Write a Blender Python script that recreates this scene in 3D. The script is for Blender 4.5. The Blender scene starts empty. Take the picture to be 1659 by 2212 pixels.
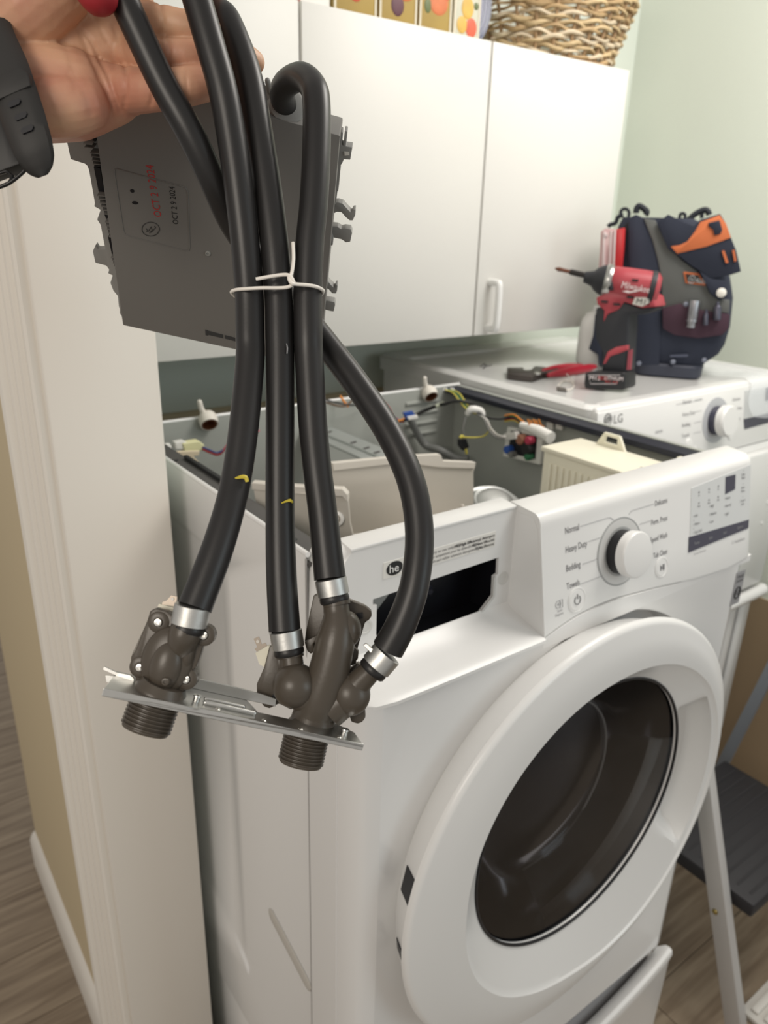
import bpy, bmesh, math, random
from mathutils import Vector, Matrix
random.seed(7)
SC = bpy.context.scene
COL = SC.collection

# ---------------------------------------------------------------- camera
RIGHT = Vector((0.80801, -0.58863, 0.02515))
DOWN = Vector((-0.19309, -0.30490, -0.93261))
FWD = Vector((0.55662, 0.74870, -0.36002))
CAM = Vector((-0.3501, -0.5033, 1.6000))
FPX = 1623.18
cd = bpy.data.cameras.new('camera')
cam = bpy.data.objects.new('camera', cd)
COL.objects.link(cam)
cd.sensor_fit = 'HORIZONTAL'; cd.sensor_width = 36.0
cd.lens = 36.0 * FPX / 1659.0
cd.clip_start = 0.02
cd.dof.use_dof = True; cd.dof.focus_distance = 0.52; cd.dof.aperture_fstop = 11.5
mw = Matrix((RIGHT, -DOWN, -FWD)).transposed().to_4x4()
mw.translation = CAM
cam.matrix_world = mw
SC.camera = cam

# ---------------------------------------------------------------- world, lights, exposure
wd = bpy.data.worlds.new('world'); SC.world = wd; wd.use_nodes = True
bg = wd.node_tree.nodes['Background']
bg.inputs[0].default_value = (1.0, 0.95, 0.89, 1); bg.inputs[1].default_value = 0.45
def area(name, loc, target, size, sizey, power, color):
    l = bpy.data.lights.new(name, 'AREA'); l.shape = 'RECTANGLE'
    l.size = size; l.size_y = sizey; l.energy = power; l.color = color
    o = bpy.data.objects.new(name, l); COL.objects.link(o)
    o.location = loc
    o.rotation_euler = (Vector(target) - Vector(loc)).to_track_quat('-Z', 'Y').to_euler()
    return o
area('ceiling_lamp', (1.08, -0.15, 2.50), (0.95, 0.3, 1.2), 0.7, 0.7, 20, (1.0, 0.95, 0.88))
area('added_hall_fill', (-1.6, -0.9, 2.2), (-0.1, 0.4, 0.6), 0.8, 0.8, 17, (1.0, 0.91, 0.80))  # added fill light, source unseen, brightens the jamb and the washer's left side
area('window_daylight', (1.25, -2.5, 1.85), (1.1, 0.8, 1.3), 1.1, 1.3, 11, (0.80, 0.95, 1.0))
SC.view_settings.view_transform = 'Standard'; SC.view_settings.look = 'None'
SC.view_settings.exposure = 0.0; SC.view_settings.gamma = 1.0
SC.view_settings.use_curve_mapping = False

# ---------------------------------------------------------------- helpers
def V3(p): return Vector(p)
def ray(u, v):
    return RIGHT * ((u - 829.5) / FPX) + DOWN * ((v - 1106) / FPX) + FWD
def at(u, v, d):            # point at distance d along the viewing depth
    return CAM + ray(u, v) * d
def at_y(u, v, y):
    r = ray(u, v); return CAM + r * ((y - CAM.y) / r.y)
def at_x(u, v, x):
    r = ray(u, v); return CAM + r * ((x - CAM.x) / r.x)
def at_z(u, v, z):
    r = ray(u, v); return CAM + r * ((z - CAM.z) / r.z)

MATS = {}
def mat(name, col, rough=0.5, metal=0.0, bump=0.0, bscale=200.0, var=0.0, vscale=8.0, trans=0.0, ior=1.45, alpha=1.0, sub=0.0, coat=0.0):
    if name in MATS: return MATS[name]
    m = bpy.data.materials.new(name); m.use_nodes = True
    nt = m.node_tree; b = nt.nodes['Principled BSDF']
    b.inputs['Base Color'].default_value = (*col, 1)
    b.inputs['Roughness'].default_value = rough
    b.inputs['Metallic'].default_value = metal
    b.inputs['IOR'].default_value = ior
    b.inputs['Transmission Weight'].default_value = trans
    b.inputs['Alpha'].default_value = alpha
    b.inputs['Coat Weight'].default_value = coat
    if sub > 0:
        b.inputs['Subsurface Weight'].default_value = sub
        b.inputs['Subsurface Radius'].default_value = (0.012, 0.005, 0.003)
        b.inputs['Subsurface Scale'].default_value = 0.4
    tc = nt.nodes.new('ShaderNodeTexCoord')
    if var > 0:
        n = nt.nodes.new('ShaderNodeTexNoise'); n.inputs['Scale'].default_value = vscale; n.inputs['Detail'].default_value = 4
        nt.links.new(tc.outputs['Object'], n.inputs['Vector'])
        r = nt.nodes.new('ShaderNodeMix'); r.data_type = 'RGBA'
        r.inputs[6].default_value = (*[max(0, c * (1 - var)) for c in col], 1)
        r.inputs[7].default_value = (*[min(1, c * (1 + var)) for c in col], 1)
        nt.links.new(n.outputs['Fac'], r.inputs[0]); nt.links.new(r.outputs[2], b.inputs['Base Color'])
    if bump > 0:
        n = nt.nodes.new('ShaderNodeTexNoise'); n.inputs['Scale'].default_value = bscale; n.inputs['Detail'].default_value = 3
        nt.links.new(tc.outputs['Object'], n.inputs['Vector'])
        bp = nt.nodes.new('ShaderNodeBump'); bp.inputs['Strength'].default_value = bump; bp.inputs['Distance'].default_value = 0.001
        nt.links.new(n.outputs['Fac'], bp.inputs['Height']); nt.links.new(bp.outputs['Normal'], b.inputs['Normal'])
    MATS[name] = m
    return m

WHITE = mat('white_enamel', (0.74, 0.74, 0.735), 0.22, coat=0.2)
WHITEP = mat('white_plastic', (0.74, 0.74, 0.73), 0.28)
CABW = mat('cabinet_laminate', (0.66, 0.65, 0.62), 0.45)
JAMB = mat('jamb_paint', (0.75, 0.715, 0.655), 0.42)
GREEN = mat('sage_paint', (0.70, 0.745, 0.675), 0.7, bump=0.05, bscale=400)
TAN = mat('tan_paint', (0.60, 0.50, 0.33), 0.7, bump=0.05, bscale=300)
BROWNW = mat('brown_paint', (0.33, 0.245, 0.155), 0.7)
RUBBER = mat('black_rubber', (0.016, 0.015, 0.015), 0.38, bump=0.03, bscale=700)
BLACK = mat('black_plastic', (0.012, 0.012, 0.014), 0.45)
INK = mat('grey_ink', (0.12, 0.12, 0.13), 0.6)
INKK = mat('black_ink', (0.015, 0.015, 0.015), 0.6)
INKL = mat('light_grey_ink', (0.30, 0.30, 0.31), 0.6)
REDINK = mat('red_ink', (0.42, 0.03, 0.03), 0.6)
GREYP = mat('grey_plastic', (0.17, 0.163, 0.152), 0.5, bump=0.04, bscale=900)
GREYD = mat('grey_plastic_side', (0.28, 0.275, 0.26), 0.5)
TAUPE = mat('taupe_nylon', (0.072, 0.060, 0.047), 0.33, bump=0.05, bscale=500)
STEEL = mat('zinc_steel', (0.62, 0.62, 0.60), 0.33, 1.0, bump=0.12, bscale=160)
CLAMP = mat('clamp_steel', (0.60, 0.60, 0.58), 0.45, 1.0, bump=0.1, bscale=300, var=0.08, vscale=120)
CHROME = mat('screw_steel', (0.85, 0.84, 0.80), 0.22, 1.0)
BRONZE = mat('dark_terminal_metal', (0.30, 0.26, 0.22), 0.35, 1.0)
CREAM = mat('cream_plastic', (0.80, 0.77, 0.64), 0.45)
BEIGE = mat('beige_plastic', (0.50, 0.47, 0.42), 0.5)
INNER = mat('inner_grey_metal', (0.36, 0.375, 0.35), 0.45)
FLANGE = mat('dark_flange', (0.075, 0.072, 0.07), 0.5)
GAPSHADE = mat('flange_gap_shade', (0.012, 0.014, 0.025), 0.5)  # shade of the gap beside the dryer, painted onto the right flange
SKIN = mat('skin', (0.60, 0.335, 0.215), 0.48, bump=0.35, bscale=160, var=0.10, vscale=28, sub=0.2)
def skin_tone():
    nt = SKIN.node_tree; b = nt.nodes['Principled BSDF']; tc = [n for n in nt.nodes if n.type == 'TEX_COORD'][0]
    n = nt.nodes.new('ShaderNodeTexNoise'); n.inputs['Scale'].default_value = 22; n.inputs['Detail'].default_value = 3
    cr = nt.nodes.new('ShaderNodeValToRGB')
    cr.color_ramp.elements[0].position = 0.36; cr.color_ramp.elements[0].color = (0.50, 0.225, 0.150, 1)
    cr.color_ramp.elements[1].position = 0.62; cr.color_ramp.elements[1].color = (0.64, 0.385, 0.245, 1)
    nt.links.new(tc.outputs['Object'], n.inputs['Vector']); nt.links.new(n.outputs['Fac'], cr.inputs['Fac']); nt.links.new(cr.outputs['Color'], b.inputs['Base Color'])
skin_tone()
DARKGLASS = mat('display_glass', (0.05, 0.05, 0.075), 0.15)
YEL = mat('yellow_marker', (0.55, 0.45, 0.05), 0.5)
BLUEM = mat('blue_marker', (0.02, 0.20, 0.30), 0.5)
WIREW = mat('white_wire', (0.80, 0.76, 0.70), 0.45)
RED = mat('red_rubber', (0.34, 0.02, 0.028), 0.5)
TOOLRED = mat('tool_red', (0.37, 0.05, 0.065), 0.42)
NAVYF = mat('navy_fabric', (0.022, 0.027, 0.045), 0.85, bump=0.5, bscale=500)
GREYF = mat('grey_fabric', (0.12, 0.125, 0.12), 0.85, bump=0.5, bscale=600)
ORANGE = mat('orange_fabric', (0.60, 0.165, 0.06), 0.8, bump=0.4, bscale=600)
MAROON = mat('maroon_mesh', (0.055, 0.025, 0.04), 0.8, bump=0.5, bscale=800)
GOLD = mat('gold_print', (0.36, 0.25, 0.07), 0.45, var=0.15, vscale=14)
PALEG = mat('pale_print', (0.55, 0.54, 0.44), 0.5)
CLEARP = mat('clear_plastic', (0.9, 0.9, 0.9), 0.12, trans=0.0, alpha=0.22)
FILM = mat('thin_film', (0.88, 0.91, 0.95), 0.10, alpha=0.34)
CAVITY = mat('dark_cavity', (0.006, 0.006, 0.009), 0.4)

def obj(name, bm, m, parent=None, smooth=None):
    me = bpy.data.meshes.new(name)
    if parent is not None:
        r = parent
        while r.parent is not None: r = r.parent
        bmesh.ops.translate(bm, verts=bm.verts, vec=-r.location)
    bm.normal_update()
    bm.to_mesh(me); bm.free()
    me.materials.append(m)
    if smooth is not None:
        me.polygons.foreach_set('use_smooth', [True] * len(me.polygons))
        me.set_sharp_from_angle(angle=math.radians(smooth))
    o = bpy.data.objects.new(name, me); COL.objects.link(o)
    if parent is not None: o.parent = parent
    return o
def tag(o, label=None, cat=None, group=None, kind=None):
    if label: o['label'] = label
    if cat: o['category'] = cat
    if group: o['group'] = group
    if kind: o['kind'] = kind
    return o
def thing(name, label, cat, loc, group=None):
    o = bpy.data.objects.new(name, None); COL.objects.link(o)
    o.location = loc; o.empty_display_size = 0.02
    return tag(o, label, cat, group)
def structure(name, bm, m, smooth=None, parent=None):
    return tag(obj(name, bm, m, parent, smooth), kind='structure')

def add_box(bm, lo, hi, bev=0.0, seg=2):
    lo = Vector(lo); hi = Vector(hi)
    r = bmesh.ops.create_cube(bm, size=1.0)
    vs = r['verts']
    bmesh.ops.scale(bm, vec=hi - lo, verts=vs)
    bmesh.ops.translate(bm, vec=(hi + lo) / 2, verts=vs)
    if bev > 0:
        es = list({e for v in vs for e in v.link_edges})
        bmesh.ops.bevel(bm, geom=es, offset=bev, segments=seg, affect='EDGES', profile=0.5)
    return bm
def boxbm(lo, hi, bev=0.0, seg=2): return add_box(bmesh.new(), lo, hi, bev, seg)

def smooth_path(pts, rad, n=8):
    """Catmull-Rom through points (with radii)."""
    P = [Vector(p) for p in pts]; out = []; ro = []
    for i in range(len(P) - 1):
        p0 = P[max(i - 1, 0)]; p1 = P[i]; p2 = P[i + 1]; p3 = P[min(i + 2, len(P) - 1)]
        for k in range(n):
            t = k / n
            out.append(0.5 * ((2 * p1) + (p2 - p0) * t + (2 * p0 - 5 * p1 + 4 * p2 - p3) * t * t + (3 * p1 - p0 - 3 * p2 + p3) * t ** 3))
            ro.append(rad[i] * (1 - t) + rad[i + 1] * t)
    out.append(P[-1]); ro.append(rad[-1])
    return out, ro
def add_tube(bm, pts, rad, sides=12, sm=0, cap=True, round_cap=False, closed=False):
    if not isinstance(rad, (list, tuple)): rad = [rad] * len(pts)
    P = [Vector(p) for p in pts]; rad = list(rad)
    if sm: P, rad = smooth_path(P, rad, sm)
    if round_cap:
        d0 = (P[0] - P[1]).normalized(); d1 = (P[-1] - P[-2]).normalized(); r0, r1 = rad[0], rad[-1]
        A = [math.pi / 2 * k / 4 for k in (1, 2, 3)]
        P = [P[0] + d0 * r0 * math.sin(a) for a in A[::-1]] + P + [P[-1] + d1 * r1 * math.sin(a) for a in A]
        rad = [r0 * math.cos(a) for a in A[::-1]] + rad + [r1 * math.cos(a) for a in A]
    N = len(P); rings = []; up = None
    for i in range(N):
        if closed: t = P[(i + 1) % N] - P[i - 1]
        else: t = P[min(i + 1, N - 1)] - P[max(i - 1, 0)]
        t.normalize()
        if up is None:
            a = Vector((0, 0, 1)) if abs(t.z) < 0.9 else Vector((1, 0, 0))
            up = (a - t * a.dot(t)).normalized()
        else:
            up = (up - t * up.dot(t)).normalized()
        s = t.cross(up)
        rings.append([bm.verts.new(P[i] + (up * math.cos(2 * math.pi * k / sides) + s * math.sin(2 * math.pi * k / sides)) * rad[i]) for k in range(sides)])
    M = N if closed else N - 1
    for i in range(M):
        a, b = rings[i], rings[(i + 1) % N]
        for k in range(sides):
            bm.faces.new((a[k], a[(k + 1) % sides], b[(k + 1) % sides], b[k]))
    if cap and not closed:
        bm.faces.new(rings[0][::-1]); bm.faces.new(rings[-1])
    return bm
def tube(pts, rad, **k):
    bm = add_tube(bmesh.new(), pts, rad, **k); bmesh.ops.recalc_face_normals(bm, faces=bm.faces); return bm
def add_prism(bm, poly, vec, bev=0.0):
    """poly: 3D loop, extruded by vec."""
    vec = Vector(vec)
    vs = [bm.verts.new(p) for p in poly]
    f = bm.faces.new(vs)
    r = bmesh.ops.extrude_face_region(bm, geom=[f])
    nv = [g for g in r['geom'] if isinstance(g, bmesh.types.BMVert)]
    bmesh.ops.translate(bm, vec=vec, verts=nv)
    if bev > 0:
        es = list({e for v in vs + nv for e in v.link_edges})
        bmesh.ops.bevel(bm, geom=es, offset=bev, segments=2, affect='EDGES', profile=0.5, clamp_overlap=True)
    return bm
def prism(poly, vec, bev=0.0):
    bm = add_prism(bmesh.new(), poly, vec, bev)
    bmesh.ops.recalc_face_normals(bm, faces=bm.faces); return bm
def plate_hole(outer, holes, fn, vec):
    """2D outer loop and holes mapped by fn to 3D, thickened by vec."""
    bm = bmesh.new(); es = []
    for loop in [outer] + holes:
        vs = [bm.verts.new(fn(*p)) for p in loop]
        for i in range(len(vs)): es.append(bm.edges.new((vs[i], vs[(i + 1) % len(vs)])))
    bmesh.ops.triangle_fill(bm, edges=es, use_beauty=True)
    fs = list(bm.faces)
    r = bmesh.ops.extrude_face_region(bm, geom=fs)
    nv = [g for g in r['geom'] if isinstance(g, bmesh.types.BMVert)]
    bmesh.ops.translate(bm, vec=Vector(vec), verts=nv)
    bmesh.ops.recalc_face_normals(bm, faces=bm.faces)
    return bm
def basis(axis):
    a = Vector(axis).normalized()
    h = Vector((0, 0, 1)) if abs(a.z) < 0.9 else Vector((1, 0, 0))
    x = (h - a * h.dot(a)).normalized()
    return x, a.cross(x), a
def lathe(origin, axis, prof, n=48, bm=None, caps=True, rfun=None):
    """prof: (radius, along-axis) pairs."""
    bm = bm or bmesh.new(); o = Vector(origin); x, y, a = basis(axis); rings = []
    for (r, h) in prof:
        if r < 1e-6: rings.append([bm.verts.new(o + a * h)]); continue
        rings.append([bm.verts.new(o + a * h + (x * math.cos(2 * math.pi * k / n) + y * math.sin(2 * math.pi * k / n)) * r) for k in range(n)])
    for A, B in zip(rings, rings[1:]):
        for k in range(n):
            k2 = (k + 1) % n
            if len(A) == 1 and len(B) == 1: continue
            if len(A) == 1: bm.faces.new((A[0], B[k2], B[k]))
            elif len(B) == 1: bm.faces.new((A[k], A[k2], B[0]))
            else: bm.faces.new((A[k], A[k2], B[k2], B[k]))
    if caps:
        if len(rings[0]) > 1: bm.faces.new(rings[0][::-1])
        if len(rings[-1]) > 1: bm.faces.new(rings[-1])
    bmesh.ops.recalc_face_normals(bm, faces=bm.faces)
    return bm
def add_ball(bm, c, r, sc=(1, 1, 1), rot=None, sub=3):
    k = bmesh.ops.create_icosphere(bm, subdivisions=sub, radius=r)
    M = Matrix.Translation(Vector(c)) @ (rot.to_4x4() if rot else Matrix.Identity(4)) @ Matrix.Diagonal((*sc, 1))
    bmesh.ops.transform(bm, matrix=M, verts=k['verts'])
    return bm
CAMROT = Matrix((RIGHT, -DOWN, -FWD)).transposed()
def rrect(x0, z0, x1, z1, r, n=6):
    out = []
    for (cx, cz, a0) in ((x1 - r, z1 - r, 0), (x0 + r, z1 - r, 90), (x0 + r, z0 + r, 180), (x1 - r, z0 + r, 270)):
        for k in range(n + 1):
            a = math.radians(a0 + 90 * k / n); out.append((cx + r * math.cos(a), cz + r * math.sin(a)))
    return out
def text(name, s, org, xdir, ydir, size, m, parent, align='LEFT', thick=0.0, sx=1.0):
    c = bpy.data.curves.new(name, 'FONT'); c.body = s; c.size = size; c.align_x = align; c.extrude = thick; c.resolution_u = 2
    t = bpy.data.objects.new(name, c)
    COL.objects.link(t)
    bpy.context.view_layer.update()
    me = bpy.data.meshes.new_from_object(t.evaluated_get(bpy.context.evaluated_depsgraph_get()))
    bpy.data.objects.remove(t); bpy.data.curves.remove(c)
    X = Vector(xdir).normalized(); Y = Vector(ydir); Y = (Y - X * Y.dot(X)).normalized(); Z = X.cross(Y)
    M = Matrix((X * sx, Y, Z)).transposed().to_4x4(); M.translation = Vector(org)
    bm = bmesh.new(); bm.from_mesh(me); bpy.data.meshes.remove(me)
    bm.transform(M)
    return obj(name, bm, m, parent)

# ================================================================ SETTING
def plank_floor():
    m = bpy.data.materials.new('wood_look_floor'); m.use_nodes = True
    nt = m.node_tree; b = nt.nodes['Principled BSDF']; L = nt.links.new
    tc = nt.nodes.new('ShaderNodeTexCoord')
    mp = nt.nodes.new('ShaderNodeMapping'); mp.inputs['Scale'].default_value = (1.6, 22, 1)
    L(tc.outputs['Object'], mp.inputs['Vector'])
    n = nt.nodes.new('ShaderNodeTexNoise'); n.inputs['Scale'].default_value = 2.2; n.inputs['Detail'].default_value = 8; n.inputs['Distortion'].default_value = 0.6
    L(mp.outputs['Vector'], n.inputs['Vector'])
    cr = nt.nodes.new('ShaderNodeValToRGB')
    cr.color_ramp.elements[0].position = 0.3; cr.color_ramp.elements[0].color = (0.17, 0.125, 0.085, 1)
    cr.color_ramp.elements[1].position = 0.72; cr.color_ramp.elements[1].color = (0.36, 0.29, 0.21, 1)
    L(n.outputs['Fac'], cr.inputs['Fac']); L(cr.outputs['Color'], b.inputs['Base Color'])
    b.inputs['Roughness'].default_value = 0.38
    bp = nt.nodes.new('ShaderNodeBump'); bp.inputs['Strength'].default_value = 0.15; bp.inputs['Distance'].default_value = 0.002
    L(n.outputs['Fac'], bp.inputs['Height']); L(bp.outputs['Normal'], b.inputs['Normal'])
    return m
FLOORM = plank_floor()
floor = structure('floor', boxbm((-2.4, -2.4, -0.08), (3.0, 5.0, -0.004)), mat('floor_joint', (0.07, 0.055, 0.04), 0.8))
# planks as parts, laid along X
PW, PL = 0.18, 1.2
plank_me = None
for iy in range(-4, 16):
    y0 = iy * PW - 0.1
    off = (iy * 0.43) % PL
    for ix in range(-2, 3):
        x0 = ix * PL + off - 0.35
        if y0 > 1.2 and x0 > 0.2: continue
        if x0 > 2.2 or x0 + PL < -1.8: continue
        bm = boxbm((-PL / 2 + 0.001, -PW / 2 + 0.001, -0.012), (PL / 2 - 0.001, PW / 2 - 0.001, 0.0))
        if plank_me is None:
            o = obj('plank', bm, FLOORM, None); plank_me = o.data
        else:
            bm.free(); o = bpy.data.objects.new('plank', plank_me); COL.objects.link(o)
        o.location = (x0 + PL / 2, y0 + PW / 2, 0.0); o.parent = floor

structure('wall_back', boxbm((-0.03, 1.02, 0), (1.7, 1.12, 2.7)), GREEN)
structure('wall_right', boxbm((1.6, -0.25, 0.66), (1.72, 1.05, 2.7)), GREEN)
structure('wall_right_lower', boxbm((1.595, -0.25, 0.0), (1.72, 1.02, 0.66)), BROWNW)
structure('trim_1', boxbm((-0.03, 1.002, 1.10), (1.6, 1.02, 1.212), 0.004), TAN)
# partition: green inside face, tan hall face, white jamb on its end
structure('wall_left', boxbm((-0.150, 0.412, 0), (-0.034, 1.225, 2.7)), GREEN)
structure('wall_hall', boxbm((-0.157, 0.412, 0), (-0.150, 1.228, 2.7)), TAN)
bm = bmesh.new()
add_box(bm, (-0.162, 0.392, 0), (-0.030, 0.412, 2.7), 0.003)
structure('trim_2', bm, JAMB, 40)
# fluted casing on the hall side of the jamb: a moulded profile extruded upward
prof = [(-0.157, 0.402), (-0.170, 0.402), (-0.173, 0.405), (-0.173, 0.415), (-0.178, 0.417), (-0.1785, 0.426), (-0.183, 0.428),
        (-0.1835, 0.436), (-0.188, 0.438), (-0.189, 0.447), (-0.196, 0.450), (-0.198, 0.458), (-0.196, 0.466), (-0.190, 0.470), (-0.157, 0.472)]
structure('trim_3', prism([Vector((x, y, 0)) for x, y in prof], (0, 0, 2.7)), JAMB, 25)
bp_ = [(-0.157, 0.0), (-0.172, 0.0), (-0.172, 0.085), (-0.168, 0.095), (-0.164, 0.102), (-0.157, 0.108)]
structure('baseboard_left', prism([Vector((x, 0.472, z)) for x, z in bp_], (0, 0.762, 0)), JAMB, 30)

# dark brown panel hanging on the hall wall
t = thing('wall_panel', 'dark brown panel on the tan hall wall beside the fluted casing', 'panel', (-0.157, 0.7, 1.43))
obj('board', boxbm((-0.170, 0.50, 1.43), (-0.158, 0.95, 2.0), 0.002), mat('dark_wood', (0.10, 0.06, 0.035), 0.6, var=0.3, vscale=20), t)
for (lo, hi) in (((-0.178, 0.49, 1.42), (-0.158, 0.51, 2.01)), ((-0.178, 0.94, 1.42), (-0.158, 0.96, 2.01)), ((-0.178, 0.51, 1.42), (-0.158, 0.94, 1.44)), ((-0.178, 0.51, 1.99), (-0.158, 0.94, 2.01))):
    obj('edge_strip', boxbm(lo, hi, 0.002), MATS['dark_wood'], t)

# ================================================================ WALL CABINETS
CZ0, CZ1, CY = 1.378, 1.921, 0.70
def cabinet(x0, x1, doors, label):
    t = thing('wall_cabinet', label, 'cabinet', ((x0 + x1) / 2, CY + 0.16, CZ0))
    bm = bmesh.new()
    add_box(bm, (x0 + .001, CY + 0.022, CZ0 + 0.001), (x1 - .001, 1.02, CZ0 + 0.019))
    add_box(bm, (x0 + .001, CY + 0.022, CZ1 - 0.018), (x1 - .001, 1.02, CZ1 - 0.0005))
    add_box(bm, (x0 + .001, CY + 0.022, CZ0 + 0.019), (x0 + 0.018, 1.02, CZ1 - 0.018))
    add_box(bm, (x1 - 0.018, CY + 0.022, CZ0 + 0.019), (x1 - .001, 1.02, CZ1 - 0.018))
    add_box(bm, (x0 + 0.018, 1.008, CZ0 + 0.019), (x1 - 0.018, 1.02, CZ1 - 0.018))
    obj('carcass', bm, mat('cabinet_carcass', (0.62, 0.60, 0.50), 0.5), t)
    out = []
    for (a, b) in doors:
        out.append(obj('door', boxbm((a + 0.0022, CY, CZ0), (b - 0.0022, CY + 0.019, CZ1), 0.0015), CABW, t, 40))
    return t, out
c1, d1 = cabinet(-0.028, 0.353, [(-0.028, 0.353)], 'white wall cabinet with one plain door, half hidden behind the raised hoses')
c2, d2 = cabinet(0.354, 1.181, [(0.354, 0.769), (0.769, 1.181)], 'white wall cabinet with two flat doors under the wicker basket')
hp = [(0.806, CY, 1.487), (0.806, CY - 0.022, 1.487), (0.806, CY - 0.030, 1.478), (0.806, CY - 0.030, 1.402), (0.806, CY - 0.022, 1.393), (0.806, CY, 1.393)]
hb = tube([Vector(p) for p in hp], 0.0075, sides=12, sm=4)
obj('handle', hb, WHITEP, d2[1], 60)

# ================================================================ FOREGROUND HOSE AND VALVE ASSEMBLY
asm = thing('hose_and_valve_assembly', 'grey dispenser housing, black hoses and two taupe valves on a bracket, held by the hand', 'valve assembly', at(500, 1545, 0.42))
def path(lst): return [at(u, v, d) for (u, v, d) in lst]
def hose(lst, r=0.0085, end=0.0092):
    P = path(lst); R_ = [r] * len(P); R_[-1] = end; R_[-2] = (r + end) / 2
    return obj('hose', tube(P, R_, sides=24, sm=8), RUBBER, asm, 60)
H1 = hose([(250, -60, .418), (268, 0, .42), (304, 80, .424), (354, 185, .43), (412, 290, .437), (460, 390, .449), (500, 478, .466), (555, 560, .480), (628, 648, .480), (700, 738, .470), (772, 832, .458), (840, 935, .446), (888, 1040, .437), (906, 1150, .43), (896, 1260, .424), (868, 1345, .423), (838, 1402, .424)], 0.0083)
H2 = hose([(408, -60, .425), (424, -8, .425), (454, 96, .427), (481, 193, .430), (499, 289, .434), (515, 400, .438), (529, 521, .443), (538, 630, .445), (540, 720, .444), (540, 780, .442), (527, 919, .432), (511, 1030, .424), (494, 1105, .416), (465, 1198, .408), (421, 1312, .400)])
H3 = hose([(440, 60, .500), (452, 38, .485), (470, 30, .468), (492, 48, .458), (530, 145, .452), (551, 241, .450), (575, 386, .448), (592, 521, .447), (602, 640, .447), (604, 720, .446), (605, 780, .445), (605, 919, .442), (605, 1105, .438), (608, 1244, .434), (615, 1362, .431)])
H4 = hose([(624, 244, .532), (613, 222, .522), (610, 196, .506), (624, 176, .490), (652, 166, .474), (676, 188, .461), (684, 228, .454), (683, 337, .450), (677, 445, .448), (669, 527, .447), (665, 635, .446), (666, 720, .445), (668, 780, .445), (676, 919, .442), (685, 1012, .439), (697, 1105, .436), (707, 1198, .433), (713, 1250, .431)])
# worn scuff on the inside of the bent hose, marker strokes on the hoses
def stroke(lst, r, m, par, name='paint_mark'):
    obj(name, tube(path(lst), r, sides=6, sm=3, cap=True), m, par)
stroke([(504, 1034, .4155), (514, 1032, .4148), (524, 1030, .4143), (531, 1032, .4148), (534, 1041, .415)], [.0003, .0008, .0012, .0013, .0010], YEL, H2)
stroke([(608, 1087, .4300), (618, 1083, .4300), (627, 1081, .4305), (632, 1085, .4320)], [.0003, .0007, .0010, .0006], YEL, H3)
stroke([(920, 1163, .4235), (927, 1159, .4245), (932, 1161, .4262)], [.0003, .0007, .0004], BLUEM, H1)
stroke([(619, 742, .4375), (621, 752, .4372), (620, 764, .4372)], [.0002, .0004, .0003], INKL, H3)
stroke([(592, 196, .4975), (596, 182, .4935), (606, 170, .4875), (622, 172, .4835), (636, 182, .481)], [.0004, .0009, .0010, .0008, .0004], mat('tan_scuff', (0.16, 0.12, 0.07), 0.8), H4, 'worn_scuff')

# spring band clamps
def clamp(a, b, r, hosep, tab=None):
    a = at(*a); b = at(*b)
    x, y, ax = basis(b - a); L_ = (b - a).length
    o = obj('clamp', lathe(a, b - a, [(r - .0006, 0), (r, 0.0003), (r, L_ - .0003), (r - .0006, L_)], 40), CLAMP, hosep, 50)
    ring = obj('hose_end', lathe(b, b - a, [(r - .0010, 0), (r - .0006, .0012), (r - .0006, .0032), (r - .0014, .0042)], 32), RUBBER, hosep, 50)
    if tab:
        p = [at(*q) for q in tab[0]]
        obj('clamp_tab', prism(p, FWD * tab[1], 0.0003), CLAMP, hosep)
    return o
clamp((417, 1308, .400), (408, 1350, .400), .0097, H2)
clamp((617, 1362, .431), (623, 1400, .431), .0093, H3, ([(580, 1367, .4285), (586, 1363, .4285), (590, 1374, .4265), (586, 1380, .4265)], .004))
clamp((714, 1250, .431), (721, 1286, .431), .0092, H4)
clamp((836, 1411, .424), (811, 1440, .424), .0091, H1, ([(784, 1394, .421), (791, 1389, .421), (806, 1402, .419), (802, 1412, .419)], .0018))

# white wire tie around the bundle
tie = obj('wire_tie', tube(path([(508, 640, .452), (500, 631, .446), (510, 626, .4395), (530, 624, .4345), (565, 622, .4325), (600, 622, .4330), (622, 620, .4320), (634, 612, .4310), (630, 601, .4305), (622, 594, .4310), (606, 594, .4325), (580, 598, .4325), (553, 603, .4325)]), .00105, sides=10, sm=6), WIREW, asm, 60)
obj('wire_tie', tube(path([(633, 524, .4375), (634, 560, .4350), (630, 590, .4325), (624, 600, .4305), (630, 612, .4295), (640, 614, .4315), (665, 616, .4340), (685, 620, .4370), (698, 628, .4430), (694, 636, .4500)]), .00105, sides=10, sm=6), WIREW, asm, 60)

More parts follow.
